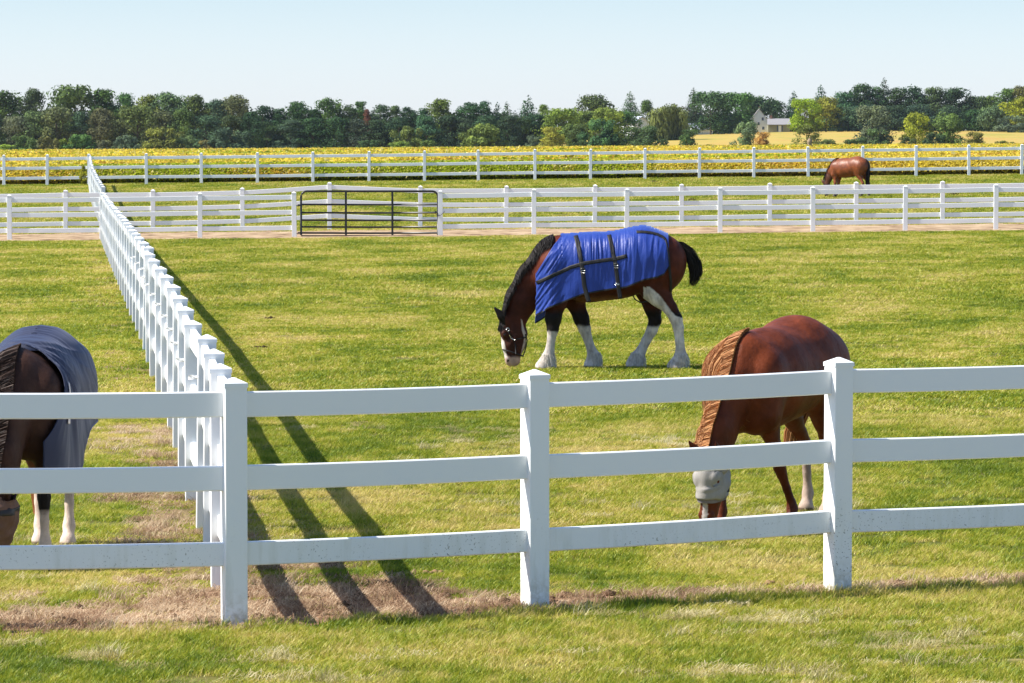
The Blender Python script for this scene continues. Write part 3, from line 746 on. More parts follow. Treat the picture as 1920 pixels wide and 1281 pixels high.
SATIN = mat('blue_satin', (.011, .040, .27), .46, .42)
_t = nd(SATIN, 'ShaderNodeTexCoord').outputs['Object']; lk(SATIN, bump(SATIN, noi(SATIN, mapping(SATIN, _t, (1, 1, .5)), 28, 5, .65).outputs[0], .5, .012), bsdf(SATIN).inputs['Normal'])
bsdf(SATIN).inputs['Sheen Weight'].default_value = .45; bsdf(SATIN).inputs['Sheen Roughness'].default_value = .4; bsdf(SATIN).inputs['Sheen Tint'].default_value = (.45, .6, 1, 1)
WEB = mat('black_webbing', (.014, .013, .014), .6, .35)
METAL = mat('buckle_metal', (.75, .74, .70), .25, .6); bsdf(METAL).inputs['Metallic'].default_value = 1
def folds(px, py, side):
    f = 0
    a = np.abs(fbm(px / 17 + 4, py / 330, 41, 2) - .5) * 2                                 # pleats over the back
    top = 1 - sstep(230, 470, py)
    mid = sstep(720, 830, px) * (1 - sstep(1180, 1300, px))
    ridge = sstep(0, 70, py - np.interp(px, [690, 1000, 1180, 1380, 1480], [170, 165, 128, 128, 190])) * .85 + .15
    f = f + (.5 - a) * .024 * (top * mid + .14) * ridge
    r = np.hypot(px - 560, py - 560); th = np.arctan2(py - 200, px - 900)
    sh_ = (1 - sstep(560, 800, px)); b = np.abs(fbm((px * .84 + py * .54) / 30, (px * .54 - py * .84) / 300, 52, 2) - .5) * 2
    f = f + (.5 - b) * .034 * sh_
    c = np.abs(fbm((px * .97 + py * .12) / 40, py / 500, 63, 2) - .5) * 2; f = f + (.5 - c) * .020 * sstep(1080, 1250, px) * ridge
    f = f + .018 * (fbm(px / 120, py / 200, 71, 2) - .5) + .010 * np.sin(px / 23.0) * sstep(480, 640, py)
    return f + .006
B1, bl_ = blanket(root1, sh1, (508, 1486), [(505, 762), (600, 702), (730, 648), (850, 600), (1000, 572), (1170, 548), (1300, 494), (1400, 474), (1450, 450), (1488, 392)],
    [(505, 450), (540, 392), (600, 292), (640, 232), (692, 168)], SATIN, wrinkle=folds, far_drop=70, nx=230, nt=80)
def hemtrim(Bt, A, wpx, s, parent, material, name='hem_trim'):
    """binding along the outer border of the shell grid, sitting 3 mm proud"""
    nx, nr, _ = A.shape; mb_v = []; mb_f = []
    for border in (A[:, :3], A[:, -3:][:, ::-1]):
        e = border[:, 0]; inn = border[:, 0] + (border[:, 2] - border[:, 0]) / (np.linalg.norm(border[:, 2] - border[:, 0], axis=1, keepdims=True) + 1e-9) * wpx * s
        for off in (.006, -.006):
            sgn = np.sign(e[:, 1:2]); o0 = e.copy(); o0[:, 1:2] += sgn * off; o1 = inn.copy(); o1[:, 1:2] += sgn * off
            b = len(mb_v); mb_v += [tuple(v) for v in o0] + [tuple(v) for v in o1]
            mb_f += [(b + i, b + i + 1, b + nx + i + 1, b + nx + i) for i in range(nx - 1)]
    return meshobj(name, mb_v, mb_f, material, parent, True)
hemtrim(B1, bl_[0], 12, S1, B1, WEB)
strap(B1, sh1, [(516, 515), (640, 452), (760, 397), (870, 366), (1000, 347), (1090, 336), (1176, 314)], 27, WEB, off=.009, wr=folds)
strap(B1, sh1, [(798, 172), (812, 220), (828, 300), (842, 380), (850, 440), (862, 540), (880, 610), (895, 652)], 32, WEB, off=.009, wr=folds)
strap(B1, sh1, [(1045, 166), (1058, 220), (1075, 300), (1088, 360), (1100, 440), (1112, 540), (1128, 630)], 30, WEB, off=.009, wr=folds)
strap(B1, sh1, [(1250, 142), (1300, 142), (1350, 147), (1400, 158), (1440, 175), (1462, 196)], 18, WEB, off=.009, wr=folds)
strap(B1, sh1, [(1462, 196), (1478, 260), (1486, 340), (1490, 400)], 12, WEB, off=.009, wr=folds)
strap(B1, sh1, [(1488, 395), (1494, 450), (1500, 510), (1500, 575)], 18, WEB, off=.012, drape=False)
def buckle(px, py, w=30, hh=34):
    z = (1160 - py) * S1; X = -(px - 1000) * S1; y = float(sh1.wid(np.array([X]), np.array([z]), 1)[0]) + .032
    a, b = w * S1 / 2, hh * S1 / 2
    MB().tube([(X - a, y, z - b), (X + a, y, z - b), (X + a, y, z + b), (X - a, y, z + b), (X - a, y, z - b)], .004, 6).tube([(X - a, y, z), (X + a, y, z)], .004, 6).build('buckle', METAL, B1, True)
buckle(850, 420); buckle(1096, 384); buckle(1104, 520, 30, 12)
lp = [sh1.P(1212, 566, .14), sh1.P(1260, 580, .16), sh1.P(1300, 592, .17)]
MB().tube(lp, .010).tube([sh1.P(1225, 610, .12), sh1.P(1238, 638, .13), sh1.P(1278, 662, .14), sh1.P(1320, 658, .15), sh1.P(1356, 648, .17)], .008).build('loose_strap', WEB, B1, True)
def halter(root, sh, material, metal):
    s = sh.s
    H = MB()
    def ring(pts, sg): return [sh.P(x, y, sh.latn(y) + sg * l * s) for x, y, l in pts]
    for sg in (1, -1):
        H.tube(ring([(252, 1018, 0), (262, 1018, 38), (300, 1028, 52), (345, 1042, 50), (390, 1062, 40), (408, 1068, 0)], sg), .008)
        H.tube(ring([(352, 1046, 54), (350, 985, 60), (328, 935, 60), (300, 890, 58), (292, 850, 54)], sg), .008)
        H.tube(ring([(408, 1062, 6), (428, 1000, 24), (436, 950, 30), (425, 900, 40)], sg), .007)
        H.tube(ring([(330, 935, 58), (380, 935, 56), (425, 925, 36)], sg), .007)
    o = H.build('halter', material, root, True)
    rg = MB()
    c = sh.P(293, 866, sh.latn(866) + 66 * s); rg.tube([(c[0] + .02 * math.cos(a), c[1], c[2] + .02 * math.sin(a)) for a in np.linspace(0, 2 * math.pi, 13)], .004, 6)
    c = sh.P(310, 925, 0); rg.tube([sh.P(302, 905, sh.latn(905) + 64 * s), sh.P(316, 930, sh.latn(905) + 66 * s), sh.P(345, 945, sh.latn(905) + 66 * s)], .005, 6)
    rg.build('halter_ring', metal, o, True)
halter(root1, sh1, WEB, METAL)

# ---- the chestnut behind the front fence, turned towards us
FL = (.40, .17, .055)
def paint_chest(px, py, lat, V):
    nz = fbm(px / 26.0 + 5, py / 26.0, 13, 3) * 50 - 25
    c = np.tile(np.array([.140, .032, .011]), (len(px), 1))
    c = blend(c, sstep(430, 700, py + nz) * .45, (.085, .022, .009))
    c = blend(c, (px > 1300) * sstep(860, 880, py + nz * .3), (.44, .34, .28))
    c = blend(c, sstep(1125, 1135, py) * (px > 480), (.10, .07, .05))
    hd = (px < 470) & (py > 720)
    c = blend(c, hd * (py > 840) * (px < 330) * (np.abs(lat - spec2_turn * (py - 400) / 700) < .012 + .008 * (py > 900)), (.55, .50, .48))
    c = blend(c, hd * sstep(1085, 1105, py) * .7, (.45, .30, .26))
    return c
S2 = .001385; spec2_turn = -.09
LF2 = shift_leg(FORE, [(540, 40), (650, 50), (860, 130), (1040, 240), (1160, 235)])
RF2 = shift_leg(FORE, [(540, -10), (650, -20), (860, -55), (1160, -80)])
LH2 = shift_leg(HIND, [(540, 0), (800, -30), (1160, -20)]); RH2 = shift_leg(HIND, [(540, 20), (800, 130), (1160, 190)])
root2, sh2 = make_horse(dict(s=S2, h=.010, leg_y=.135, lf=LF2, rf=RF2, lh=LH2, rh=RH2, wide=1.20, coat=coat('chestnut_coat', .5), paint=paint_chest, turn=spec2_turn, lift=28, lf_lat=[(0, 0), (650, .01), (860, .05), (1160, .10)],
    loc=(1.845, 30.1, gz1(1.845, 30.1)), rz=math.radians(244), label='red chestnut horse in a grey fly mask grazing just behind the front fence', ear_split=52))
HF = hair_mat('flaxen_hair', (.24, .085, .03), (.70, .36, .15), .7)
mane(root2, sh2, [(690, 175), (600, 215), (500, 300), (410, 400), (345, 520), (290, 640), (262, 740)], .0, 4600, .50, HF, .0048, 13, lift=.03, spread=.12, wmul=1.0)
mane(root2, sh2, [(255, 770), (245, 800), (240, 815)], .5, 160, .13, HF, .009, 14, name='forelock', wmul=.3)
tail(root2, sh2, [(1560, 240, 16, 0), (1600, 320, 26, 0), (1605, 440, 44, -.03), (1590, 580, 60, -.10), (1580, 720, 56, -.18), (1575, 860, 26, -.22)], 600, 1, HF, .012, 15)
eyes(root2, sh2)
def mesh_fabric(name, c0, c1, sc=260):
    m = mat(name, c0, .8, .2); tc = nd(m, 'ShaderNodeTexCoord').outputs['Object']
    w = noi(m, mapping(m, tc, (1, 1, .25)), 30, 4, .7)
    lk(m, mix(m, w.outputs[0], c0, c1), bsdf(m).inputs['Base Color']); lk(m, bump(m, noi(m, tc, sc, 2).outputs[0], .4, .003), bsdf(m).inputs['Normal']); return m
GM = mesh_fabric('grey_mask_fabric', (.26, .24, .22), (.42, .39, .36)); 
k2 = head_tube(root2, sh2, .02, .53, .010, GM, 'fly_mask', puff=lambda t: .012 * math.sin(t * math.pi) * (t > .4) + .020 * max(0, 1 - abs(t - .78) / .14))
head_tube(k2, sh2, .52, .58, .004, mat('grey_fleece', (.22, .19, .19), .95, .1), 'fleece_edge')
c = sh2.P(385, 955, spec2_turn * .8 + .085); MB().box((c[0], c[1], c[2]), (.05, .02, .07), 0, .004).build('fastener', WEB, k2)

# ---- the dark horse in the navy sheet, cut by the left edge
def paint_dark(px, py, lat, V):
    nz = fbm(px / 26.0 + 5, py / 26.0, 23, 3) * 50 - 25
    c = np.tile(np.array([.046, .022, .015]), (len(px), 1))
    c = blend(c, (px > 1250) * (py > 500) * .6, (.13, .05, .025))
    fl = (px < 800) & (px > 480); c = blend(c, fl * sstep(760, 800, py + nz), (.012, .010, .010)); c = blend(c, fl * sstep(905, 930, py + nz * .7), (.60, .50, .42))
    c = blend(c, (px > 1250) * sstep(830, 860, py + nz * .5), (.60, .49, .42))
    c = blend(c, sstep(1128, 1138, py) * (px > 480), (.16, .12, .09))
    hd = (px < 470) & (py > 1060); c = blend(c, hd * 1.0, (.35, .2, .18)); return c
LF3 = shift_leg(FORE, [(540, 0), (1160, -5)]); RF3 = shift_leg(FORE, [(540, 0), (650, 10), (1160, -95)])
LH3 = shift_leg(HIND, [(540, 0), (1160, -40)]); RH3 = shift_leg(HIND, [(540, 0), (1160, 25)])
root3, sh3 = make_horse(dict(s=.00139, h=.011, leg_y=.145, lf=LF3, rf=RF3, lh=LH3, rh=RH3, wide=1.1, coat=coat('dark_brown_coat'), paint=paint_dark, turn=-.10, rh_lat=[(0, 0), (540, 0), (800, .07), (1160, .09)], lf_lat=[(0, 0), (600, 0), (1160, .02)],
    loc=(-3.13, 27.72, gz1(-3.13, 27.72)), rz=math.radians(268), label='dark brown horse in a navy sheet and brown fly mask at the left edge'))
HD = hair_mat('dark_brown_hair', (.014, .009, .008), (.085, .048, .036))
mane(root3, sh3, [(700, 165), (600, 215), (500, 300), (410, 400), (345, 520), (290, 640), (262, 740)], .0, 4000, .50, HD, .0055, 23, lift=.03, spread=.12, wmul=1.0)
tail(root3, sh3, [(1560, 240, 16, 0), (1600, 320, 26, 0), (1605, 480, 40, 0), (1600, 700, 50, -.05), (1595, 900, 44, -.08), (1590, 1010, 26, -.08)], 400, 1, HF, .012, 25)
NAVY = mat('navy_sheet', (.018, .024, .056), .6, .3); bsdf(NAVY).inputs['Sheen Weight'].default_value = .15; bsdf(NAVY).inputs['Sheen Tint'].default_value = (.6, .65, .9, 1)
def folds3(px, py, side):
    a = np.abs(fbm((px - 700) / np.maximum(40, 20 + (py - 100) * .10) + 3, py / 400, 41, 2) - .5) * 2
    th = np.arctan2(py - 150, px - 700) * 5; rr = np.hypot(px - 700, py - 150)
    b = np.abs(fbm(th + 2, rr / 420, 44, 2) - .5) * 2
    return (.5 - a) * .007 + (.5 - b) * .030 * sstep(20, 160, rr) * (1 - .6 * sstep(250, 700, rr)) + .012
B3, bl3 = blanket(root3, sh3, (500, 1560), [(495, 800), (900, 790), (1040, 740), (1130, 640), (1220, 580), (1400, 550), (1500, 500), (1570, 470)],
    [(495, 590), (540, 510), (590, 400), (650, 280), (720, 178)], NAVY, wrinkle=folds3, nx=190, nt=80)
hemtrim(B3, bl3[0], 9, .00139, B3, mat('navy_binding', (.04, .06, .20), .6))
TAB = mat('pale_reflective_tab', (.62, .56, .54), .5)
strap(B3, sh3, [(668, 330), (650, 390)], 40, TAB, name='reflective_tab', off=.012, wr=folds3); strap(B3, sh3, [(640, 450), (632, 510)], 40, TAB, name='reflective_tab', off=.012, wr=folds3)
BM = mesh_fabric('brown_mask_fabric', (.10, .055, .040), (.17, .10, .072))
k3 = head_tube(root3, sh3, .0, .80, .022, BM, 'fly_mask', puff=lambda t: .030 * math.sin(min(1, t * 1.15) * math.pi) ** .7)
head_tube(k3, sh3, .18, .28, .052, mat('black_mask_band', (.012, .011, .012), .6), 'mask_band')
head_tube(k3, sh3, .79, .86, .012, mat('black_mask_edge', (.02, .016, .016), .8), 'mask_edge')

# ---- the bay far off by the bean field
def paint_bay(px, py, lat, V):
    nz = fbm(px / 26.0 + 5, py / 26.0, 33, 3) * 50 - 25
    c = np.tile(np.array([.20, .056, .018]), (len(px), 1))
    c = blend(c, (px < 560) * sstep(450, 640, py + nz) * .8, (.06, .022, .012))
    c = blend(c, sstep(800, 860, py + nz) * 1.0, (.016, .010, .008))
    return blend(c, (py > 1060) * (px > 480) * .3, (.05, .04, .03))
root4, sh4 = make_horse(dict(s=.00142, h=.018, leg_y=.15, lf=shift_leg(FORE, [(540, 0), (1160, 40)]), rf=shift_leg(FORE, [(540, 0), (1160, -50)]), lh=shift_leg(HIND, [(540, 0), (1160, -50)]), rh=shift_leg(HIND, [(540, 0), (1160, 50)]),
    wide=1.15, coat=coat('bay_coat', .45, .4), paint=paint_bay, loc=(at(1590, 157), 157, gz1(at(1590, 157), 157)), rz=math.radians(180 - 38), label='bay horse with a black tail grazing far off near the bean field'))
mane(root4, sh4, [(690, 190), (560, 255), (470, 330), (395, 420), (335, 540), (285, 650), (262, 740)], .3, 240, .2, HB, .02, 33)
tail(root4, sh4, [(1540, 190, 14, 0), (1590, 230, 24, 0), (1615, 330, 40, 0), (1610, 560, 60, 0), (1590, 800, 55, 0), (1585, 900, 30, 0)], 260, 1, HB, .022, 35)
for o in list(bpy.data.objects):
    if '_s' in o: del o['_s']

# ------------------------------------------------------------------ trees: leaf-clump crowns, trunks and limbs
def leafmat(name, rough=.6, trans=.25):
    m = bpy.data.materials.new(name); m.use_nodes = True; nt = m.node_tree; out = nt.nodes['Material Output']; nt.nodes.remove(nt.nodes['Principled BSDF'])
    oi = nd(m, 'ShaderNodeObjectInfo'); at_ = nd(m, 'ShaderNodeAttribute', attribute_name='Col')
    r = ramp(m, at_.outputs['Fac'], [(0, (.55, .60, .62)), (.5, (1, 1, 1)), (1, (1.6, 1.6, 1.1))])
    c = mix(m, 1.0, oi.outputs['Color'], r.outputs[0], 'MULTIPLY')
    d = nd(m, 'ShaderNodeBsdfDiffuse'); t = nd(m, 'ShaderNodeBsdfTranslucent'); ms = nd(m, 'ShaderNodeMixShader'); ms.inputs[0].default_value = trans
    lk(m, c, d.inputs[0]); lk(m, c, t.inputs[0]); lk(m, d.outputs[0], ms.inputs[1]); lk(m, t.outputs[0], ms.inputs[2]); lk(m, ms.outputs[0], out.inputs[0])
    return m
LEAF = leafmat('tree_foliage'); BARK = mat('tree_bark', (.10, .075, .055), .9, .1)
_bn = noi(BARK, nd(BARK, 'ShaderNodeTexCoord').outputs['Object'], 20, 4); lk(BARK, mix(BARK, _bn.outputs[0], (.05, .04, .03), (.17, .13, .10)), bsdf(BARK).inputs['Base Color'])

def clumps(centres, radii, n, size, R, squash=(1, 1, .8), up=.35):
    """quads spread through shells round the given lobe centres (unit tree: height 1)"""
    w = radii ** 2; k = R.choice(len(radii), n, p=w / w.sum())
    d = R.normal(size=(n, 3)); d /= np.linalg.norm(d, axis=1, keepdims=True)
    rr = (.66 + .42 * R.random(n) ** .6)[:, None] * (1 + .22 * R.normal(size=(n, 1)) * .6)
    P = centres[k] + d * rr * radii[k][:, None] * np.array(squash)
    N = d + R.normal(size=(n, 3)) * .42 + np.array([0, 0, up]); N /= np.linalg.norm(N, axis=1, keepdims=True)
    shade = np.repeat(R.random(len(radii))[k] * .6 + R.random(n) * .4, 4)
    return cards(P, N, size * (.6 + .8 * R.random(n)), R), shade
def cards(P, N, sz, R, asp=1.0):
    n = len(P); a = R.normal(size=(n, 3)); U = np.cross(N, a); U /= np.linalg.norm(U, axis=1, keepdims=True) + 1e-9; Wv = np.cross(N, U)
    s = np.asarray(sz).reshape(-1, 1) / 2
    j = 1 + .35 * R.normal(size=(4, n, 1))
    return np.stack([P - U * s * j[0] - Wv * s * asp * .5, P + U * s * .6 - Wv * s * asp * j[1], P + U * s * j[2] + Wv * s * asp * .5, P - U * s * .6 + Wv * s * asp * j[3]], 1).reshape(-1, 3)
def unit_crown(kind, seed, asp):
    """crown one unit wide and asp units high, lobes and leaf clumps kept isotropic"""
    R = np.random.default_rng(seed); n = int(5200 * (.45 + .55 * asp)); sz = .031
    if kind in ('round', 'tall'):
        m = int(26 + 34 * asp); z0 = .04 if kind == 'tall' else .06; t = R.random(m); z = (z0 + (1 - z0) * t) * asp
        prof = np.clip(np.sin(np.clip(t * .72 + .28, 0, 1) * math.pi), .0, 1) ** (.5 if kind == 'round' else .65); prof = np.maximum(prof, .10)
        a = R.random(m) * 6.283; r = prof * .46 * np.sqrt(R.uniform(.04, 1, m)); rad = R.uniform(.085, .155, m)
        z = np.minimum(z, asp - rad * .95 - .4 * r ** 2); C = np.stack([r * np.cos(a), r * np.sin(a), z], 1)
        k = max(3, m // 7); C[:k, :2] *= .35; C[:k, 2] = asp * R.uniform(.75, .97, k) - rad[:k] * .8
        V, sh = clumps(C, rad, n, sz, R)
    elif kind == 'pine':
        m = int(34 + 36 * asp); t = R.random(m); z = (.03 + .90 * t) * asp; rad = .06 + .07 * R.random(m); a = R.random(m) * 6.283
        r = (.44 * (1 - t) ** .42 + .07) * R.uniform(.3, 1.0, m); C = np.stack([r * np.cos(a), r * np.sin(a), z], 1)
        V, sh = clumps(C, rad, int(n * 1.1), sz, R, (1.35, 1.35, .62), .6)
    elif kind == 'spruce':
        rings = int(10 + 7 * asp); P = []
        for i in range(rings):
            t = i / (rings - 1); z = (.03 + .94 * t) * asp; rr = .50 * (1 - t) ** .75 + .025; m = int(13 - 7 * t)
            for a in R.random(m) * 6.283: P.append((rr * .60 * math.cos(a), rr * .60 * math.sin(a), z - .05 * R.random(), rr * .40 + .02))
        P = np.array(P); V, sh = clumps(P[:, :3], P[:, 3], int(n * 1.5), sz, R, (1.25, 1.25, .55), .5)
    elif kind == 'willow':
        m = 40; a = R.random(m) * 6.283; r = R.uniform(.05, .42, m); z = (.90 - r * .55 + R.uniform(-.06, .04, m)) * asp; C = np.stack([r * np.cos(a), r * np.sin(a), z], 1)
        V, sh = clumps(C, R.uniform(.08, .13, m), 2600, sz, R)
        q = 5200; k = R.integers(0, m, q); u = R.random(q); P = C[k] + R.normal(size=(q, 3)) * [.045, .045, .02]; P[:, 2] -= u * (P[:, 2] - .04 * asp); P[:, :2] *= (1 + .12 * u)[:, None]
        N = P * [1, 1, 0] + R.normal(size=(q, 3)) * .25; N /= np.linalg.norm(N, axis=1, keepdims=True) + 1e-9
        T = np.array([0, 0, 1.0]); U = np.cross(N, T); U /= np.linalg.norm(U, axis=1, keepdims=True); w = .007 + .008 * R.random((q, 1)); L = .05 + .05 * R.random((q, 1))
        V2 = np.stack([P - U * w, P + U * w, P + U * w * .6 - T * L, P - U * w * .6 - T * L], 1).reshape(-1, 3)
        V = np.concatenate([V, V2]); sh = np.concatenate([sh, np.repeat(R.random(q) * .5 + .4 * (1 - u), 4)])
    else:                                                       # shrub: down to the ground
        m = 34; a = R.random(m) * 6.283; t = R.uniform(.05, .9, m); r = R.uniform(.05, .44, m) * np.sqrt(np.clip(1 - t ** 2.4, .08, 1)); rad = R.uniform(.09, .16, m) * min(1, asp * 1.3)
        z = np.minimum(t * asp, asp - rad * (.7 + R.random(m) * .3)); C = np.stack([r * np.cos(a), r * np.sin(a), z], 1)
        V, sh = clumps(C, rad, n, sz * 1.05, R)
    V[:, 2] = np.maximum(V[:, 2], .004 + .02 * (V[:, 0] % .13))
    return V, sh
CROWN = {}
ASPS = (.55, .9, 1.35, 1.9, 2.8)
def crown_mesh(kd, v, asp):
    b = min(ASPS, key=lambda q: abs(math.log(q / asp))); key = (kd, v, b)
    if key not in CROWN:
        V, sh_ = unit_crown(kd, 1000 + v * 17 + int(b * 100) + 7 * ['round', 'tall', 'pine', 'spruce', 'willow', 'shrub'].index(kd), b)
        o = meshobj('crown', V, np.arange(len(V)).reshape(-1, 4), LEAF, cols=np.stack([sh_] * 3, 1)); CROWN[key] = o.data; bpy.data.objects.remove(o)
    return CROWN[key], b
def trunk_mesh(seed, kd):
    R = random.Random(seed); b = MB(); top = .9 if kd in ('pine', 'spruce') else .62; r = .022 if kd != 'shrub' else .014
    pts = [(R.uniform(-.01, .01) * i, R.uniform(-.01, .01) * i, -.02 + (top + .02) * i / 5) for i in range(6)]
    b.tube(pts, [r * (1.35 if i == 0 else 1 - i / 6.5) for i in range(6)], 7)
    for i in range(7):
        z = R.uniform(.22, .6); a = R.random() * 6.283; L = R.uniform(.18, .34); b.tube([(0, 0, z), (L * .5 * math.cos(a), L * .5 * math.sin(a), z + L * .35), (L * math.cos(a), L * math.sin(a), z + L * .6)], [r * .5, r * .33, r * .12], 5)
    o = b.build('trunk', BARK); me = o.data; bpy.data.objects.remove(o); return me
TRUNK = {kd: trunk_mesh(i, kd) for i, kd in enumerate(('round', 'tall', 'pine', 'spruce', 'willow', 'shrub'))}
HUE = dict(dark=(.028, .048, .019), pine=(.019, .037, .019), grey=(.050, .066, .034), olive=(.060, .068, .020), yellow=(.088, .108, .021), brown=(.050, .060, .029), green=(.040, .062, .020),
           red=(.075, .042, .026), blue=(.028, .047, .028), bright=(.095, .125, .013), rust=(.13, .075, .025), willow=(.062, .080, .026))
NAMES = dict(round='deciduous_tree', tall='deciduous_tree', pine='pine_tree', spruce='spruce_tree', willow='willow_tree', shrub='shrub')
CATS = dict(round='tree', tall='tree', pine='pine', spruce='spruce', willow='willow', shrub='shrub')
_tc = [0]
def tree(kd, u, vtop, w, D, hue, label, group=None, vb=None):
    R = random.Random(_tc[0] * 7 + 1); _tc[0] += 1
    x = at(u, D); z = gz1(x, D) - .1
    h = (ZC - (vtop - 262) / F_PX * D) - z; wd = w / F_PX * D * (1.22 if kd in ('round', 'tall', 'pine') and D > 930 else 1.25 if kd == 'spruce' else 1.05)
    me, ab = crown_mesh(kd, R.randrange(1 if kd == 'willow' else 3), h / wd)
    sx = wd; hs = h / ab / 1.01
    root = empty(NAMES[kd], (x, D, z), R.random() * 6.283)
    tag(root, label, CATS[kd], group)
    c = bpy.data.objects.new('crown', me); COL.objects.link(c); c.parent = root; c.scale = (sx, sx, hs)
    H = [k * (3.0 if kd == 'shrub' or D < 930 else 2.6) for k in HUE[hue]]; j = [R.uniform(.85, 1.18) for _ in range(3)]; c.color = (H[0] * j[0], H[1] * j[1], H[2] * j[2], 1)  # hue raised so crowns look lit, shrubs and front trees more
    t = bpy.data.objects.new('trunk', TRUNK[kd]); COL.objects.link(t); t.parent = root; t.scale = (sx * .9 if kd == 'shrub' else h * .8, sx * .9 if kd == 'shrub' else h * .8, h)
    return root

GL = 'trees of the wood on the left'; GC = 'dark trees in the middle of the tree line'; GR = 'trees behind the golden field on the right'; GS = 'shrubs along the bean field edge'
T = tree
# left wood, back row
for u, v, w, kd, hue, lab in [
    (-60, 168, 90, 'round', 'dark', 'dark rounded tree at the far left edge of the wood'),
    (14, 167, 86, 'round', 'dark', 'dark olive tree at the left edge of the skyline'),
    (64, 164, 64, 'tall', 'dark', 'dark tree left of the tallest tree in the left wood'),
    (134, 154, 104, 'round', 'green', 'tallest broad green tree in the left wood'),
    (196, 164, 82, 'round', 'dark', 'dark tree just right of the tallest tree in the left wood'),
    (236, 172, 60, 'tall', 'green', 'green tree left of the round-topped pale tree in the wood'),
    (280, 176, 62, 'tall', 'olive', 'olive tree between two rounded tops in the left wood'),
    (318, 170, 80, 'round', 'grey', 'grey-green tree with a broad dome in the left wood'),
    (366, 176, 62, 'tall', 'green', 'green tree right of the broad grey-green dome'),
    (404, 184, 66, 'round', 'blue', 'bluish green tree at the right part of the left wood'),
    (442, 175, 72, 'round', 'grey', 'tree with an airy pale top rising at the right of the wood')]:
    T(kd, u, v, w, 1010, hue, lab, GL)
for u, v, w, kd, hue, lab in [
    (-20, 205, 70, 'tall', 'blue', 'mid-height dark tree at the left frame edge'),
    (30, 215, 66, 'round', 'grey', 'grey-green tree in front of the dark wood, far left'),
    (68, 206, 62, 'tall', 'grey', 'slender grey-green tree left of the leaning fence row'),
    (108, 198, 84, 'round', 'grey', 'pale grey-green tree below the tallest tree'),
    (152, 208, 56, 'tall', 'blue', 'bluish tree between the grey-green and the brown one'),
    (188, 200, 66, 'tall', 'brown', 'thin brownish tree above the far end of the fence row'),
    (224, 222, 60, 'round', 'brown', 'low brown-tinged tree right of the thin brownish one'),
    (258, 194, 88, 'round', 'brown', 'broad olive-brown dome in the middle of the left wood'),
    (306, 206, 66, 'tall', 'brown', 'narrow brown tree with bare limbs showing'),
    (346, 202, 64, 'tall', 'green', 'green tree right of the narrow brown one'),
    (388, 214, 72, 'round', 'blue', 'dark bluish tree above the pale bushes'),
    (432, 214, 66, 'tall', 'dark', 'dark tree above the round dark shrub'),
    (470, 208, 60, 'tall', 'pine', 'blackish tree right of the airy pale top')]:
    T(kd, u, v, w, 950, hue, lab, GL)
for u, v, w, kd, hue, lab in [
    (8, 270, 60, 'shrub', 'yellow', 'low yellowish bush at the left edge of the beans'),
    (46, 250, 70, 'shrub', 'green', 'green bush at the foot of the left wood'),
    (92, 252, 58, 'shrub', 'olive', 'olive bush left of the fence row end'),
    (122, 257, 46, 'shrub', 'yellow', 'small yellowish bush left of the fence row end'),
    (152, 250, 76, 'shrub', 'green', 'wide green bush right at the fence row end'),
    (196, 262, 50, 'shrub', 'grey', 'small greyish bush right of the fence row end'),
    (238, 252, 60, 'shrub', 'grey', 'slim grey bush in front of the olive-brown dome'),
    (308, 238, 92, 'shrub', 'olive', 'large olive bush in front of the left wood'),
    (352, 250, 48, 'shrub', 'brown', 'brownish bush right of the large olive one'),
    (388, 262, 44, 'shrub', 'olive', 'small olive bush left of the dark round shrub'),
    (426, 234, 106, 'shrub', 'blue', 'large dark round shrub at the right of the left wood'),
    (472, 262, 40, 'shrub', 'dark', 'small dark bush right of the large dark shrub')]:
    T(kd, u, v, w, 892, hue, lab, 'bushes at the foot of the left wood')
# pines and mixed trees, centre-left
for u, v, w, kd, hue, lab in [
    (494, 194, 60, 'pine', 'pine', 'black-green pine at the left end of the pine row'),
    (526, 198, 54, 'pine', 'pine', 'low-topped pine second from the left end of the pine row'),
    (558, 188, 70, 'round', 'pine', 'dark round-headed tree in the pine row'),
    (590, 200, 40, 'pine', 'pine', 'small pine in the gap left of the tall olive top'),
    (620, 181, 66, 'round', 'green', 'green dome highest in the left half of the pine row'),
    (656, 190, 40, 'pine', 'blue', 'slim bluish pine left of the red-leaved tree'),
    (678, 188, 42, 'round', 'dark', 'dark tree whose small round top stands over the red one'),
    (714, 192, 54, 'pine', 'blue', 'pine just right of the red-leaved tree'),
    (740, 196, 40, 'tall', 'brown', 'tree with a thin brownish top right of the red one'),
    (766, 195, 46, 'pine', 'pine', 'pointed dark pine above the left round shrub'),
    (796, 198, 38, 'pine', 'pine', 'narrow dark pine right of the pointed one'),
    (828, 183, 68, 'round', 'olive', 'olive-topped dome between the two round shrubs'),
    (878, 186, 64, 'pine', 'pine', 'broad black pine above the right round shrub'),
    (908, 187, 48, 'pine', 'pine', 'black pine left of the two small spires'),
    (932, 188, 34, 'spruce', 'pine', 'small pointed spire left of the centre'),
    (950, 187, 40, 'spruce', 'pine', 'second small pointed spire beside the tall spruce')]:
    T(kd, u, v, w, 1015 if hue != 'x' else 1000, hue, lab, GC)
T('tall', 689, 203, 18, 985, 'red', 'small tree with rust-red leaves among the dark pines')
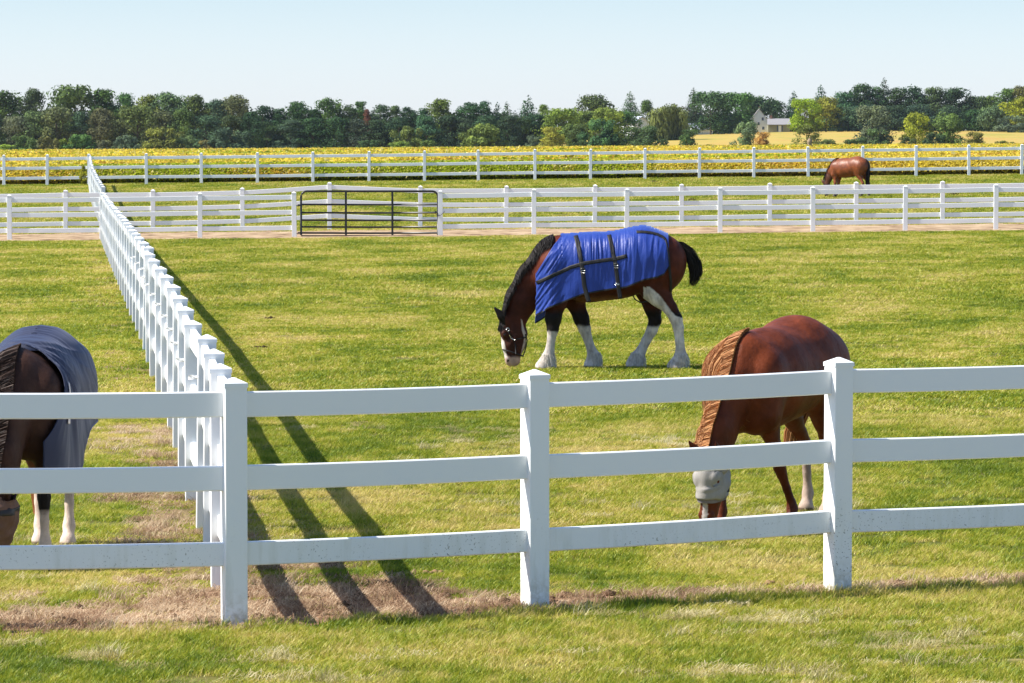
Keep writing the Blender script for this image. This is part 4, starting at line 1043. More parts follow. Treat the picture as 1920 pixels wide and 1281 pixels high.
for i, (u, v, w, kd) in enumerate([(500, 226, 60, 'pine'), (545, 222, 64, 'pine'), (588, 220, 66, 'pine'), (632, 218, 64, 'tall'), (668, 222, 56, 'pine'), (706, 224, 60, 'pine'), (748, 218, 60, 'pine'),
    (800, 216, 62, 'pine'), (842, 214, 60, 'tall'), (868, 220, 60, 'pine'), (912, 214, 58, 'pine'), (952, 214, 60, 'pine')]):
    T(kd, u, v, w, 975, ['pine', 'blue', 'pine'][i % 3], 'lower dark tree ' + ['below the black-green pine at the left end of the row', 'left of and below the dark round-headed tree', 'in the gap left of the tall olive top',
        'directly below the tall green dome', 'left of and below the red-leaved tree', 'right of and below the red-leaved tree', 'behind the left domed shrub', 'in the dark gap between the two domed shrubs',
        'just below the olive-topped dome', 'behind the left side of the right domed shrub', 'behind the right side of the right domed shrub', 'at the foot of the two small spires'][i], 'lower conifers in the middle tree line')
T('shrub', 690, 262, 60, 905, 'dark', 'low dark scrub under the red-leaved tree')
T('shrub', 765, 231, 84, 900, 'olive', 'left of two large domed olive shrubs'); T('shrub', 752, 262, 54, 893, 'yellow', 'low yellow-green bush in front of the left domed shrub')
T('shrub', 802, 262, 46, 893, 'olive', 'small bush at the right foot of the left domed shrub')
T('shrub', 904, 230, 108, 900, 'olive', 'right of two large domed olive shrubs')
# centre: spruces, yellowing trees, willow
T('spruce', 990, 174, 52, 1060, 'blue', 'tall dark spruce right of the domed shrubs', None)
T('spruce', 966, 204, 50, 1050, 'pine', 'black spruce leaning on the left of the tall one')
T('pine', 1003, 212, 50, 1040, 'pine', 'dark conifer at the right foot of the tall spruce')
T('tall', 1020, 194, 36, 1080, 'olive', 'thin olive top right of the tall spruce')
T('round', 1114, 175, 84, 1200, 'dark', 'dark flat-topped oak standing above the yellowing trees')
T('round', 1050, 200, 86, 1040, 'yellow', 'broad yellow-green tree left of centre grove')
T('round', 1098, 206, 70, 1050, 'olive', 'olive tree in the middle of the centre grove')
T('round', 1136, 199, 74, 1045, 'yellow', 'yellow-topped tree under the flat-topped oak')
T('round', 1170, 206, 70, 1060, 'dark', 'dark tree left of the hidden grey roof')
T('spruce', 1181, 168, 44, 1190, 'blue', 'lone pointed spruce behind the grove')
T('tall', 1212, 186, 42, 1180, 'green', 'green tree between the lone spruce and the willow')
T('willow', 1254, 190, 80, 1120, 'willow', 'pale weeping willow with hanging branches')
T('spruce', 1300, 161, 40, 1290, 'pine', 'ragged spruce spire above the large dark oak')
T('round', 1332, 168, 92, 1240, 'dark', 'large dark oak right of the willow')
T('round', 1378, 170, 84, 1250, 'green', 'dark oak with an orange-tinged crown right of the large one')
T('round', 1422, 178, 84, 1270, 'dark', 'dark tree over the white gabled house')
T('round', 1452, 186, 50, 1290, 'dark', 'dark rounded tree right of the white house')
T('shrub', 1036, 236, 60, 940, 'yellow', 'yellow bush in front of the broad yellow-green tree'); T('shrub', 1076, 228, 64, 950, 'dark', 'dark bush in front of the centre grove')
T('shrub', 1000, 250, 44, 960, 'grey', 'grey-green bush at the left foot of the grove')
T('shrub', 1126, 222, 92, 905, 'dark', 'large dark bush in front of the yellow-topped tree'); T('shrub', 1092, 262, 34, 895, 'dark', 'tiny dark bush at the left of the large dark one')
T('shrub', 1186, 236, 56, 905, 'dark', 'dark bush below the hidden grey roof')
T('shrub', 1216, 234, 60, 900, 'dark', 'dark green bush in front of the willow', GS)
T('shrub', 1242, 260, 34, 893, 'dark', 'small bush right of the one in front of the willow')
T('shrub', 1289, 241, 48, 900, 'dark', 'lone dark bush on the golden field right of the willow')
T('shrub', 1328, 270, 34, 893, 'olive', 'very low bush right of the lone dark one')
T('shrub', 1398, 224, 52, 925, 'grey', 'tall greyish bush left of the white gabled house'); T('shrub', 1428, 246, 42, 898, 'rust', 'rust-brown bush below the white gabled house')
# right
T('spruce', 1487, 168, 38, 1290, 'pine', 'dark spruce behind the bright yellow-green tree'); T('spruce', 1538, 156, 44, 1300, 'pine', 'ragged spruce spire above the yellowing trees')
T('round', 1508, 182, 62, 1230, 'bright', 'bright yellow-green tree right of the tan house'); T('round', 1548, 180, 66, 1235, 'yellow', 'yellow-green tree under the ragged spire')
T('pine', 1582, 172, 62, 1270, 'blue', 'bluish pine at the left of the dark right wood')
for u, v, w, kd, hue, lab in [
    (1612, 157, 70, 'pine', 'pine', 'dark pine left of the highest spire on the right'), (1640, 160, 54, 'pine', 'dark', 'dark full pine under the highest spire'),
    (1657, 142, 40, 'spruce', 'pine', 'highest spire of the right wood'), (1680, 162, 60, 'pine', 'pine', 'pine right of the highest spire'),
    (1708, 160, 64, 'pine', 'pine', 'broad dark pine near the middle of the right wood'), (1748, 163, 64, 'pine', 'dark', 'dark pine above the yellow-green field tree'),
    (1790, 162, 72, 'round', 'pine', 'rounded dark tree right of the pines'), (1826, 177, 56, 'round', 'dark', 'lower dark tree in the dip of the right skyline'),
    (1858, 178, 50, 'round', 'olive', 'olive tree in the dip of the right skyline'), (1890, 164, 60, 'round', 'green', 'green tree rising towards the right edge'),
    (1926, 157, 70, 'round', 'olive', 'tall olive tree cut by the right edge'), (1985, 165, 80, 'round', 'dark', 'dark tree outside the right edge')]:
    T(kd, u, v, w, 1275, hue, lab, GR)
for i, (u, v, w, kd, hue) in enumerate([(1590, 200, 60, 'pine', 'blue'), (1632, 196, 60, 'pine', 'pine'), (1680, 198, 66, 'pine', 'pine'), (1726, 196, 66, 'pine', 'blue'), (1776, 200, 66, 'pine', 'pine'), (1826, 204, 66, 'tall', 'pine')]):
    T(kd, u, v, w, 1235, hue, 'lower dark tree ' + ['left of the big grey-green field tree', 'behind the big grey-green field tree', 'between the big grey-green tree and the yellow-green one', 'behind the yellow-green field tree',
        'behind the broad dark green field tree', 'below the dip in the right skyline'][i], 'lower conifers in the right wood')
T('round', 1874, 196, 76, 1225, 'grey', 'greyish tree at the edge of the right wood'); T('round', 1918, 180, 80, 1215, 'bright', 'bright olive tree against the right edge'); T('shrub', 1896, 216, 66, 1205, 'grey', 'grey low tree in front of the bright olive one')
T('tall', 1512, 232, 54, 905, 'olive', 'small olive tree in front of the tan house field'); T('shrub', 1550, 260, 56, 893, 'olive', 'low olive bush right of the small olive tree')
T('shrub', 1486, 268, 40, 893, 'bright', 'low bright bush left of the small olive tree')
T('round', 1636, 194, 84, 905, 'grey', 'big grey-green tree standing alone in the golden field'); T('shrub', 1596, 260, 44, 896, 'dark', 'dark bush at the left foot of the big grey-green tree')
T('shrub', 1640, 240, 76, 902, 'dark', 'dark undergrowth beneath the big grey-green tree')
T('round', 1716, 209, 66, 905, 'bright', 'yellow-green tree between two darker field trees'); T('shrub', 1700, 254, 50, 896, 'green', 'bush at the foot of the yellow-green field tree')
T('shrub', 1778, 206, 78, 905, 'green', 'broad dark green field tree right of the yellow-green one'); T('shrub', 1748, 245, 56, 896, 'dark', 'dark bush at the left of the broad field tree')
T('shrub', 1826, 246, 44, 897, 'olive', 'rounded olive bush right of the broad field tree'); T('shrub', 1880, 262, 50, 893, 'olive', 'low olive bush near the right end of the far fence')

def wood_mass(name, spans, label, hue):
    R = np.random.default_rng(77); Vs = []; Cs = []
    for (u0, u1, D, vt) in spans:
        us = np.arange(u0, u1, 9.0); 
        for u in us:
            for k in range(3):
                d = D + R.uniform(-8, 8); uu = u + R.uniform(-8, 8); x = at(uu, d); zb = gz1(x, d); top = ZC - (vt(uu) + R.uniform(0, 12) - 262) / F_PX * d
                z = R.uniform(zb + .5, top - 1.5); rad = R.uniform(1.4, 2.6)
                V, s_ = clumps(np.array([[x, d, z]]), np.array([rad]), 95, .55, R); Vs.append(V); Cs.append(s_)
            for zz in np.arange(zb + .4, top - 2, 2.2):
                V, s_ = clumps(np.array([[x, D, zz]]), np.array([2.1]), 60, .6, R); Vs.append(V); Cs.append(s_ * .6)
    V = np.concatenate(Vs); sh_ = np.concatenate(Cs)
    o = meshobj(name, V, np.arange(len(V)).reshape(-1, 4), LEAF, cols=np.stack([sh_] * 3, 1)); o.color = (*[k * 1.6 for k in HUE[hue]], 1)  # leaf colour kept darker than the trees', as shade inside the wood
    tag(o, label, 'woods', kind='stuff')
wob = lambda b, s: (lambda u: b + 9 * float(noise(u / 45.0, 0, s)))
wood_mass('woodland', [(-120, 480, 1038, wob(190, 1)), (480, 1000, 1040, wob(203, 2))], 'leaves coloured dark as the deep shade of the wood behind the left and middle trees', 'dark')
wood_mass('woodland', [(1000, 1250, 1215, wob(210, 3)), (1250, 1460, 1300, wob(196, 4)), (1480, 1560, 1305, wob(200, 5)), (1560, 2040, 1305, wob(178, 6))], 'leaves coloured dark as the deep shade of the wood behind the right-hand trees', 'dark')

T('shrub', 157, 303, 20, 186.6, 'bright', 'tall green weeds growing against the farthest fence left of the fence row')

# ------------------------------------------------------------------ houses beyond the golden field
def panelmat(name, c, sc=3):
    m = mat(name, c, .7, .2); tc = nd(m, 'ShaderNodeTexCoord').outputs['Object']
    n = noi(m, tc, sc, 4); lk(m, mix(m, n.outputs[0], tuple(k * .8 for k in c), tuple(min(1, k * 1.15) for k in c)), bsdf(m).inputs['Base Color']); return m
SID = panelmat('white_siding', (.76, .79, .83)); ROOFG = panelmat('grey_shingle', (.30, .29, .30)); TANW = panelmat('tan_siding', (.30, .29, .20)); GLS = mat('window_glass', (.05, .07, .11), .1, .6); TRIM = mat('white_trim', (.8, .8, .8), .5); BRK = panelmat('brick', (.30, .17, .13))
def gable(root, W_, L, eave, ridge, wall, roofm, over=.5):
    """ridge runs in depth (y); gable towards us"""
    b = MB().add([(-W_ / 2, 0, -.5), (W_ / 2, 0, -.5), (W_ / 2, 0, eave), (0, 0, ridge), (-W_ / 2, 0, eave), (-W_ / 2, L, -.5), (W_ / 2, L, -.5), (W_ / 2, L, eave), (0, L, ridge), (-W_ / 2, L, eave)],
                 [(0, 1, 2, 3, 4), (9, 8, 7, 6, 5), (0, 5, 6, 1), (1, 6, 7, 2), (5, 0, 4, 9)]); w = b.build('wall', wall, root)
    sl_ = (ridge - eave) / (W_ / 2); r = MB(); t = .18
    for sg in (1, -1):
        x1 = sg * (W_ / 2 + over); z1 = eave - over * sl_
        q = [(0, -over, ridge + .02), (x1, -over, z1 + .02), (x1, L + over, z1 + .02), (0, L + over, ridge + .02)]
        r.add(q + [(x, y, z + t) for x, y, z in q], [(0, 1, 2, 3), (4, 5, 6, 7), (0, 1, 5, 4), (1, 2, 6, 5), (2, 3, 7, 6), (3, 0, 4, 7)])
    return w, r.build('roof', roofm, root)
def window(root, x, z, w, h, y=-.03):
    f = MB().box((x, y, z), (w + .25, .08, h + .25)).build('window', TRIM, root); MB().box((x, y - .045, z), (w, .02, h)).build('pane', GLS, f)
HD_ = 1262.0; hx = at(1423, HD_); hz = gz1(hx, HD_)
hr = empty('house', (hx, HD_, hz)); tag(hr, 'white two-storey house with a steep gable facing us, half hidden by bushes', 'house')
gable(hr, 5.4, 9, 3.4, 6.9, SID, ROOFG, .3); window(hr, 1.0, 4.0, .6, .9); window(hr, -.2, 2.6, .6, .9); window(hr, 1.2, 1.3, .7, .9)
mbk = MB().box((.2, 2.5, 7.1), (.5, .5, 1.2)); mbk.build('chimney', BRK, hr)
ex = at(1460, HD_ - 3); ez = gz1(ex, HD_ - 3)
er = empty('bungalow', (ex, HD_ - 3, ez)); tag(er, 'low tan building with a grey roof right of the white gabled house', 'house')
WL, WH = 6.4, 2.1
MB().box((0, 2.5, WH / 2 - .25), (WL, 5, WH + .5)).build('wall', TANW, er)
rf = MB(); q = [(-WL / 2 - .3, -.4, WH - .05), (WL / 2 + .3, -.4, WH - .05), (WL / 2 + .1, 2.5, WH + 1.75), (-WL / 2 - .1, 2.5, WH + 1.75), (-WL / 2 - .3, 5.4, WH - .05), (WL / 2 + .3, 5.4, WH - .05)]
rf.add(q + [(x, y, z + .15) for x, y, z in q], [(0, 3, 2, 1), (3, 4, 5, 2), (6, 7, 8, 9), (9, 8, 11, 10), (0, 1, 7, 6), (4, 10, 11, 5), (1, 2, 8, 7), (2, 5, 11, 8), (0, 6, 9, 3), (3, 9, 10, 4)]); rf = rf.build('roof', ROOFG, er)
MB().box((-2.2, 2.6, WH + 2.1), (.7, .5, 1.4)).build('chimney', BRK, rf)
MB().box((.25, -.03, .95), (.8, .08, 1.9)).build('door', TRIM, er)
for x in (-.45, .95): MB().box((x, -.03, 1.1), (.3, .06, 1.6)).build('shutter', mat('blue_shutter', (.05, .09, .18), .6), er)
for (u, D, W_, e, r_, lab) in ((1203, 1130, 5.0, 4.6, 6.3, 'grey-roofed building half hidden by bushes left of the willow'), (1291, 1262, 3.4, 1.8, 3.2, 'grey-roofed shed almost hidden under the large dark oak')):
    x = at(u, D); o = empty('farm_building', (x, D, gz1(x, D)), .5 if u < 1250 else -.9); tag(o, lab, 'building'); gable(o, W_, 8, e, r_, SID, panelmat('slate_roof', (.34, .36, .42)), .4); window(o, 0, 1.6, .8, 1.0)

# ------------------------------------------------------------------ soybean field
def soy():
    R = np.random.default_rng(5)
    m = bpy.data.materials.new('soy_leaf'); m.use_nodes = True; nt = m.node_tree; out = nt.nodes['Material Output']; nt.nodes.remove(nt.nodes['Principled BSDF'])
    a = nd(m, 'ShaderNodeAttribute', attribute_name='Col'); d = nd(m, 'ShaderNodeBsdfDiffuse'); t = nd(m, 'ShaderNodeBsdfTranslucent'); ms = nd(m, 'ShaderNodeMixShader'); ms.inputs[0].default_value = .4
    lk(m, a.outputs[0], d.inputs[0]); lk(m, a.outputs[0], t.inputs[0]); lk(m, d.outputs[0], ms.inputs[1]); lk(m, t.outputs[0], ms.inputs[2]); lk(m, ms.outputs[0], out.inputs[0])
    def colour(x, y, n, low):
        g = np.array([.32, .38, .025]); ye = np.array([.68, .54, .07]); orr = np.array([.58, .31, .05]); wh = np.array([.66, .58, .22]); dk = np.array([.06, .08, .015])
        f = fbm(x * .12, y * .035, 3, 4) + .22 * (R.random(n) - .5) + .10 * sstep(195, 260, y) - .05 * (1 - sstep(190, 200, y))
        c = g + (ye - g) * sstep(.38, .56, f)[:, None]; o_ = sstep(.60, .80, fbm(x * .2 + 9, y * .05, 8, 3) + .3 * (R.random(n) - .5))[:, None]; c = c * (1 - o_ * .7) + orr * o_ * .7
        w = (R.random(n) < .10)[:, None]; c = np.where(w, wh, c); c = c * (.65 + .6 * R.random((n, 1)))
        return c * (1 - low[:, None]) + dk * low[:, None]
    Vs, Cs = [], []
    y_front = 190.6
    def layer(y0, y1, dens, size, zlo, zhi, low=0.0, marg=.138):
        area = marg * (y1 * y1 - y0 * y0) + 0; n = int(area * dens); y = np.sqrt(R.random(n) * (y1 * y1 - y0 * y0) + y0 * y0); x = (R.random(n) * 2 - 1) * y * marg
        row = np.sin(y * 2 * math.pi / .95) * .5 + .5
        z = gz(x, y) + R.uniform(zlo, zhi, n) + .06 * (fbm(x * .8, y * .8, 2) - .5) + (.05 * row if y1 < 330 else 0)
        if y1 < y_front + 3: z = np.minimum(z, gz(x, y) + .20 + (y - y_front + .1) * .55 + .08 * R.random(n))
        N = R.normal(size=(n, 3)) * .7 + np.array([-.3, -.25, .6]); N /= np.linalg.norm(N, axis=1, keepdims=True)
        Vs.append(cards(np.stack([x, y, z], 1), N, size * (.6 + .8 * R.random(n)), R)); Cs.append(np.repeat(colour(x, y, n, np.full(n, low)), 4, 0))
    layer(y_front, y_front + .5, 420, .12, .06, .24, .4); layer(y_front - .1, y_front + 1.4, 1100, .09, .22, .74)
    layer(y_front + 1, 215, 105, .105, .58, .76); layer(215, 300, 14, .20, .6, .77); layer(300, 480, 5, .28, .58, .76); layer(480, 880, 1.4, .42, .56, .78)
    V = np.concatenate(Vs); C = np.concatenate(Cs)
    # closed canopy underneath the loose leaves
    ys = [y_front + .25]
    while ys[-1] < 880: ys.append(ys[-1] * 1.006)
    ys = np.array(ys); s = np.linspace(-1, 1, 420); X = s[None] * ys[:, None] * .34 * (.4 + .6 * np.abs(s[None])); Y = np.repeat(ys[:, None], 420, 1)
    Z0 = gz(X, Y) + .58; Y[0] += .12 * (noise(X[0] * 3, X[0] * 0, 6) - .5)
    Z = gz(X, Y) + .58 + .22 * (fbm(X * 1.1, Y * .8, 14, 3) - .5) * np.clip(200 / Y, .4, 1) ** .2; Z[0] -= .36; Z[1] -= .05
    Vc = np.stack([X, Y, Z], -1); skirt = Vc[0].copy(); skirt[:, 2] = gz(skirt[:, 0], skirt[:, 1]) - .02
    back = Vc[-1].copy(); back[:, 2] -= .6
    Vc = np.concatenate([skirt[None], Vc, back[None]]); ny = Vc.shape[0]; nx = 420
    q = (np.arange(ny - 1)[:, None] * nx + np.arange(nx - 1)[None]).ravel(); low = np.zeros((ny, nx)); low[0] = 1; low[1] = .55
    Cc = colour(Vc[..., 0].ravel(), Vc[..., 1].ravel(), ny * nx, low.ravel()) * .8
    Fq = np.concatenate([np.arange(len(V)).reshape(-1, 4), np.stack([q, q + 1, q + nx + 1, q + nx], 1) + len(V)])
    o = meshobj('soybean_crop', np.concatenate([V, Vc.reshape(-1, 3)]), Fq, m, cols=np.concatenate([C, Cc]))
    tag(o, 'ripening soybean field, leaves turned yellow and orange behind the farthest fence', 'crop field', kind='stuff')
soy()

# ------------------------------------------------------------------ grass, dead thatch, droppings, weeds
def grassmat(name, stops, trans=.34, world=True):
    m = bpy.data.materials.new(name); m.use_nodes = True; nt = m.node_tree; out = nt.nodes['Material Output']; nt.nodes.remove(nt.nodes['Principled BSDF'])
    P = posn(m); oi = nd(m, 'ShaderNodeObjectInfo'); at_ = nd(m, 'ShaderNodeAttribute', attribute_name='Col')
    n1 = noi(m, mapping(m, P, (1, .5, 0)), .42, 4); n2 = noi(m, mapping(m, P, (1, .8, 0)), 2.2, 3)
    f = maths(m, 'ADD', maths(m, 'MULTIPLY', maths(m, 'SUBTRACT', n1.outputs[0], .5), 1.5), maths(m, 'MULTIPLY', maths(m, 'SUBTRACT', n2.outputs[0], .5), .9)); n3 = noi(m, mapping(m, P, (1, .7, 0)), 7, 3); f = maths(m, 'ADD', f, maths(m, 'MULTIPLY', maths(m, 'SUBTRACT', n3.outputs[0], .5), .8)); f = maths(m, 'ADD', f, .5)
    f = maths(m, 'ADD', f, maths(m, 'MULTIPLY', maths(m, 'SUBTRACT', at_.outputs['Fac'], .5), .42))
    f = maths(m, 'ADD', f, maths(m, 'MULTIPLY', maths(m, 'SUBTRACT', oi.outputs['Random'], .5), .26))
    c = ramp(m, f, stops).outputs[0]
    d = nd(m, 'ShaderNodeBsdfDiffuse'); t = nd(m, 'ShaderNodeBsdfTranslucent'); g = nd(m, 'ShaderNodeBsdfGlossy'); g.inputs['Roughness'].default_value = .45; g.inputs[0].default_value = (.7, .8, .6, 1)
    ms = nd(m, 'ShaderNodeMixShader'); ms.inputs[0].default_value = trans; m2 = nd(m, 'ShaderNodeMixShader'); m2.inputs[0].default_value = .03
    lk(m, c, d.inputs[0]); lk(m, c, t.inputs[0]); lk(m, d.outputs[0], ms.inputs[1]); lk(m, t.outputs[0], ms.inputs[2]); lk(m, ms.outputs[0], m2.inputs[1]); lk(m, g.outputs[0], m2.inputs[2]); lk(m, m2.outputs[0], out.inputs[0])
    return m
GRASS = grassmat('grass_blades', [(.12, (.10, .16, .012)), (.38, (.25, .31, .018)), (.60, (.45, .42, .042)), (.82, (.66, .52, .19))])
STRAW = grassmat('dead_grass', [(.20, (.22, .13, .08)), (.5, (.48, .33, .21)), (.8, (.66, .52, .36))], .3)
HIDE = bpy.data.collections.new('clump_sources'); 
def clump(name, n, rad, h0, h1, w, lean, material, seed, flat=False):
    R = np.random.default_rng(seed); a = R.random(n) * 6.283; r = rad * np.sqrt(R.random(n)); x = r * np.cos(a); y = r * np.sin(a)
    L = R.uniform(h0, h1, n); d = R.random(n) * 6.283; le = lean * (.3 + R.random(n)); V = []; 
    k = 3
    for j in range(k):
        t = j / (k - 1); ww = w * (1 - .85 * t) * (.7 + .6 * R.random(n)) / 2
        if flat: px = x + np.cos(d) * L * t; py = y + np.sin(d) * L * t; pz = .006 + .03 * np.sin(t * 3.14 + R.random(n) * .6) * R.random(n) + 0 * x
        else: px = x + np.cos(d) * L * le * t * t; py = y + np.sin(d) * L * le * t * t; pz = L * (t - .25 * le * t * t) - .005
        sx, sy = -np.sin(d + .6) * ww, np.cos(d + .6) * ww
        V.append(np.stack([px - sx, py - sy, pz], 1)); V.append(np.stack([px + sx, py + sy, pz], 1))
    V = np.stack(V, 1).reshape(-1, 3); b = np.arange(n)[:, None] * 6
    Fq = np.concatenate([b + [0, 1, 3, 2], b + [2, 3, 5, 4]]); o = meshobj(name, V, Fq, material, cols=np.repeat(R.random(n), 6)[:, None] * np.ones((1, 3)))
    COL.objects.unlink(o); HIDE.objects.link(o); return o
def source(objs, nm):
    c = bpy.data.collections.new(nm)
    for o in objs: HIDE.objects.unlink(o); c.objects.link(o)
    return c
def scatter(name, P, scl, idx, coll, label, cat, seed=0):
    R = np.random.default_rng(seed); n = len(P)
    me = bpy.data.meshes.new(name); me.vertices.add(n); me.vertices.foreach_set('co', np.asarray(P, np.float32).ravel())
    a = me.attributes.new('scl', 'FLOAT_VECTOR', 'POINT'); a.data.foreach_set('vector', np.asarray(scl, np.float32).ravel())
    a = me.attributes.new('rot', 'FLOAT_VECTOR', 'POINT'); r = np.zeros((n, 3), np.float32); r[:, 2] = R.random(n) * 6.283; a.data.foreach_set('vector', r.ravel())
    a = me.attributes.new('idx', 'INT', 'POINT'); a.data.foreach_set('value', np.asarray(idx, np.int32))
    o = bpy.data.objects.new(name, me); COL.objects.link(o)
    g = bpy.data.node_groups.new(name, 'GeometryNodeTree'); g.interface.new_socket('Geometry', in_out='INPUT', socket_type='NodeSocketGeometry'); g.interface.new_socket('Geometry', in_out='OUTPUT', socket_type='NodeSocketGeometry')
    N = g.nodes.new; gi = N('NodeGroupInput'); go = N('NodeGroupOutput'); ip = N('GeometryNodeInstanceOnPoints'); ci = N('GeometryNodeCollectionInfo')
    ci.inputs['Collection'].default_value = coll; ci.inputs['Separate Children'].default_value = True; ci.inputs['Reset Children'].default_value = True
    def na(nm, ty): q = N('GeometryNodeInputNamedAttribute'); q.data_type = ty; q.inputs[0].default_value = nm; return q.outputs[0]
    e = N('FunctionNodeEulerToRotation'); L = g.links.new
    L(gi.outputs[0], ip.inputs['Points']); L(ci.outputs[0], ip.inputs['Instance']); ip.inputs['Pick Instance'].default_value = True
    L(na('idx', 'INT'), ip.inputs['Instance Index']); L(na('rot', 'FLOAT_VECTOR'), e.inputs[0]); L(e.outputs[0], ip.inputs['Rotation']); L(na('scl', 'FLOAT_VECTOR'), ip.inputs['Scale']); L(ip.outputs[0], go.inputs[0])
    md = o.modifiers.new('scatter', 'NODES'); md.node_group = g
    tag(o, label, cat, kind='stuff'); return o
g_src = source([clump('grass_clump', 110, .11, .018, .055, .0050, .9, GRASS, i) for i in range(6)], 'grass_clumps')
f_src = source([clump('grass_clump', 90, .20, .02, .06, .012, .9, GRASS, 20 + i) for i in range(5)], 'far_grass_clumps')
s_src = source([clump('straw_clump', 60, .10, .03, .10, .0045, 1, STRAW, 40 + i, flat=(i != 0)) for i in range(6)], 'straw_clumps')
STRAWL = grassmat('pale_thatch', [(.20, (.34, .29, .12)), (.5, (.50, .43, .20)), (.8, (.68, .60, .36))], .35)
l_src = source([clump('thatch_clump', 60, .11, .03, .09, .0045, 1, STRAWL, 60 + i, flat=(i != 0)) for i in range(5)], 'thatch_clumps')
def pts(y0, y1, dens, marg=.136, extra=.7, R=rng):
    area = marg * (y1 * y1 - y0 * y0) + 2 * extra * (y1 - y0); n = int(area * dens); y = np.sqrt(R.random(n) * (y1 * y1 - y0 * y0) + y0 * y0); x = (R.random(n) * 2 - 1) * (y * marg + extra); return x, y
def lawn():
    allP, allS, allI = [], [], []
    for (y0, y1, dn, sc) in ((20.6, 27, 105, 1.0), (27, 42, 62, 1.12)):
        x, y = pts(y0, y1, dn); n = len(x); dm = dirt(x, y); th = thatch(x, y); d = fence_y(x) - y
        keep = rng.random(n) > dm * .95; keep &= rng.random(n) > th * .35; keep &= rng.random(n) < .45 + 1.1 * fbm(x * 2.2, y * 1.3, 97, 3)
        tall = np.where(d > 0, 1.05 + .55 * np.exp(-((d - .18) / .22) ** 2), .70 + .35 * fbm(x * .8, y * .5, 91, 3)) * (1 - .35 * th) * np.where((d > -.05) | (dm < .15), 1, .6)
        x, y, tall = x[keep], y[keep], tall[keep]; n = len(x); h = tall * (.75 + .5 * rng.random(n)) * sc; w = sc * (.9 + .3 * rng.random(n))
        allP.append(np.stack([x, y, gz(x, y)], 1)); allS.append(np.stack([w, w, h], 1)); allI.append(rng.integers(0, 6, n))
    P = np.concatenate(allP); scatter('grass', P, np.concatenate(allS), np.concatenate(allI), g_src, 'short mown grass in the foreground and front of the paddocks', 'grass', 1)
    allP, allS, allI = [], [], []
    for (y0, y1, dn, sc) in ((42, 70, 26, 1.0), (70, 118.3, 12, 1.3), (126, 132, 8, 1.4), (132, 190.4, 5, 1.7)):
        x, y = pts(y0, y1, dn); n = len(x); dm = dirt(x, y); keep = rng.random(n) > dm * .9; x, y = x[keep], y[keep]; n = len(x)
        h = sc * (.55 + .6 * fbm(x * .35, y * .2, 93, 3)) * (.8 + .4 * rng.random(n)); w = sc * (.9 + .4 * rng.random(n))
        allP.append(np.stack([x, y, gz(x, y)], 1)); allS.append(np.stack([w, w, h], 1)); allI.append(rng.integers(0, 5, n))
    P = np.concatenate(allP); scatter('grass', P, np.concatenate(allS), np.concatenate(allI), f_src, 'grass of the farther paddocks up to the bean field', 'grass', 2)
    x, y = pts(20.6, 40, 120); dm = dirt(x, y); th = thatch(x, y); xx, yy = x, y; keep = rng.random(len(x)) < dm * .5; x, y = x[keep], y[keep]; n = len(x)
    w = .8 + .5 * rng.random(n); scatter('dead_grass', np.stack([x, y, gz(x, y) + .004], 1), np.stack([w, w, w], 1), rng.integers(0, 6, n), s_src, 'dry straw-coloured thatch along the fence and in the lawn', 'dead grass', 3)
    keep = rng.random(len(xx)) < th * .30 * (1 - dm); x, y = xx[keep], yy[keep]; n = len(x); w = .8 + .5 * rng.random(n)
    scatter('dead_grass', np.stack([x, y, gz(x, y) + .012], 1), np.stack([w, w, w], 1), rng.integers(0, 5, n), l_src, 'pale mown clippings lying in streaks on the lawn', 'dead grass', 4)
lawn()

DUNG = mat('dung', (.05, .035, .02), .9, .1)
DSET = {0: None, 2: 182, 3: 155, 4: 158}
def lump(name, x, y, r, n, seed, label, cat, material, group=None):
    R = np.random.default_rng(seed); V = []; F_ = []
    for k in range(n):
        a = R.random() * 6.283; q = r * math.sqrt(R.random()); c = (q * math.cos(a), q * math.sin(a) * .8, r * .12 + r * .35 * (1 - q / r) * R.random()); rr = r * R.uniform(.22, .38); b = len(V)
        for i in range(5):
            for j in range(7):
                ph = math.pi * i / 4; th = 2 * math.pi * j / 7; w = rr * (1 + .15 * R.normal()); V.append((c[0] + w * math.sin(ph) * math.cos(th), c[1] + w * math.sin(ph) * math.sin(th), c[2] + w * .7 * math.cos(ph)))
        F_ += [(b + i * 7 + j, b + i * 7 + (j + 1) % 7, b + i * 7 + 7 + (j + 1) % 7, b + i * 7 + 7 + j) for i in range(4) for j in range(7)]
    o = meshobj(name, V, F_, material, None, True, loc=(x, y, gz1(x, y))); tag(o, label, cat, group); return o
def ground_at(u, v):
    D = 30.0
    for _ in range(30): D = (ZC - gz1(at(u, D), D)) * F_PX / (v - 262)
    return at(u, D), D
for i, (u, v, r, lab) in enumerate([(503, 599, .09, 'dark dropping pile on the grass left of the draft horse'), (491, 653, .08, 'small reddish dropping pile below the other one, left of centre'),
    (1228, 342, .18, 'dark lump in the back paddock left of the bay horse'), (1296, 375, .14, 'low dark pile seen between the two lane fences'),
    (1790, 367, .18, 'dark droppings seen through the lane fence at the right'), (812, 1080, .07, 'crumbly clod of earth by the front fence'), (1450, 1098, .05, 'small dark clod at the foot of the front fence')]):
    x, y = (at(u, DSET[i]), DSET[i]) if DSET.get(i) else ground_at(u, v); lump('dropping' if i < 5 else 'clod', x, y, r, 9, i, lab, 'dropping' if i < 5 else 'clod', DUNG if i < 5 else mat('clod_earth', (.26, .16, .09), .95, .1))
CL = mat('soil_clod', (.12, .075, .045), .95, .1)
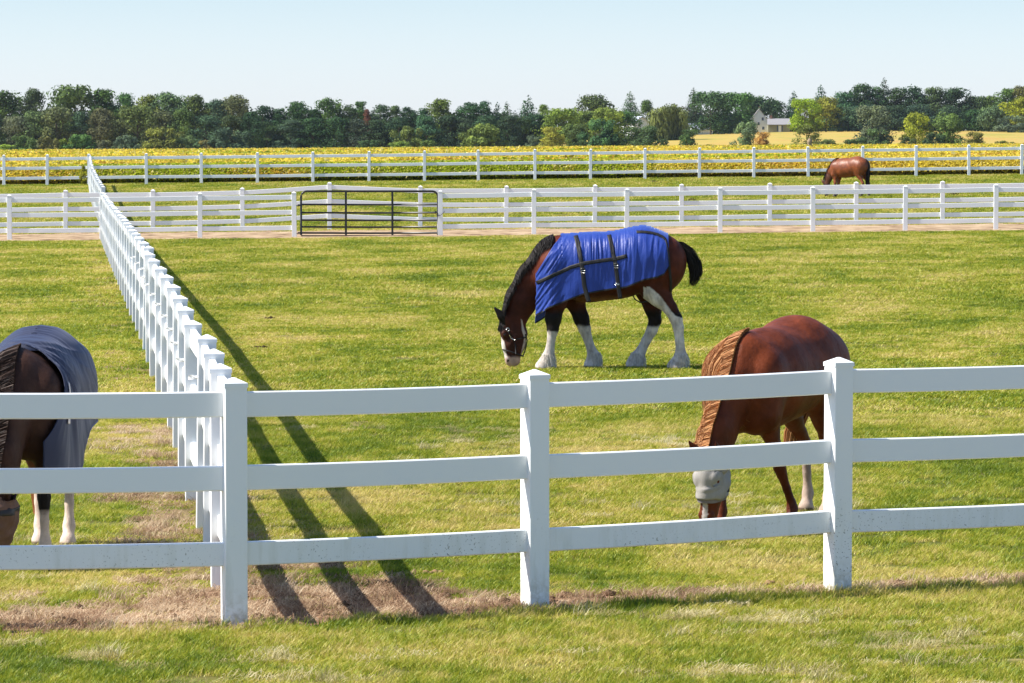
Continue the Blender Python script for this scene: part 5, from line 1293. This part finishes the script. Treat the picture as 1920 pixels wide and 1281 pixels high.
def clods():
    R = np.random.default_rng(8); x, y = pts(23.8, 27.5, 26, R=R); dm = dirt(x, y); k = (dm > .7) & (R.random(len(x)) < .5); V = []; Fc = []
    for a, b in zip(x[k], y[k]):
        r = R.uniform(.012, .035); c = np.array([a, b, gz1(a, b) + r * .3]); n0 = len(V)
        for i in range(4):
            for j in range(6):
                ph = math.pi * i / 3; th = 2 * math.pi * j / 6; w = r * (1 + .25 * R.normal()); V.append((c[0] + w * 1.3 * math.sin(ph) * math.cos(th), c[1] + w * math.sin(ph) * math.sin(th), c[2] + w * .7 * math.cos(ph)))
        Fc += [(n0 + i * 6 + j, n0 + i * 6 + (j + 1) % 6, n0 + i * 6 + 6 + (j + 1) % 6, n0 + i * 6 + 6 + j) for i in range(3) for j in range(6)]
    tag(meshobj('soil_clods', V, Fc, CL, smooth=True), 'small dark crumbs of soil scattered in the bare strip', 'soil', kind='stuff')
clods()
def bird():
    x, y = at(1517, FARD), FARD; z = gz1(x, FARD) + 1.37 + .03
    b = MB().tube([(.0, 0, .02), (0, 0, .10), (.02, 0, .22), (.01, 0, .30), (.0, 0, .36)], [.05, .10, .11, .06, .02], 9); o = b.build('bird', mat('brown_feathers', (.30, .22, .13), .8), None, True, loc=(x, y, z))
    tag(o, 'small brown bird perched on a far fence post above the bay horse', 'bird'); MB().tube([(.0, 0, .32), (-.09, 0, .33)], [.015, .003], 6).build('beak', BLK, o); MB().tube([(.04, 0, .10), (.14, 0, -.04)], [.04, .015], 6).build('tail', bpy.data.materials['brown_feathers'], o)
bird()

# ------------------------------------------------------------------ air
def haze():
    m = bpy.data.materials.new('haze'); m.use_nodes = True; nt = m.node_tree; nt.nodes.remove(nt.nodes['Principled BSDF'])
    v = nt.nodes.new('ShaderNodeVolumePrincipled'); v.inputs['Color'].default_value = (.80, .88, 1, 1); v.inputs['Density'].default_value = 0.00003; v.inputs['Anisotropy'].default_value = .3
    nt.links.new(v.outputs[0], nt.nodes['Material Output'].inputs['Volume'])
    o = MB().box((0, 830, 12), (1700, 1800, 32)).build('haze', m); tag(o, kind='stuff')
haze()
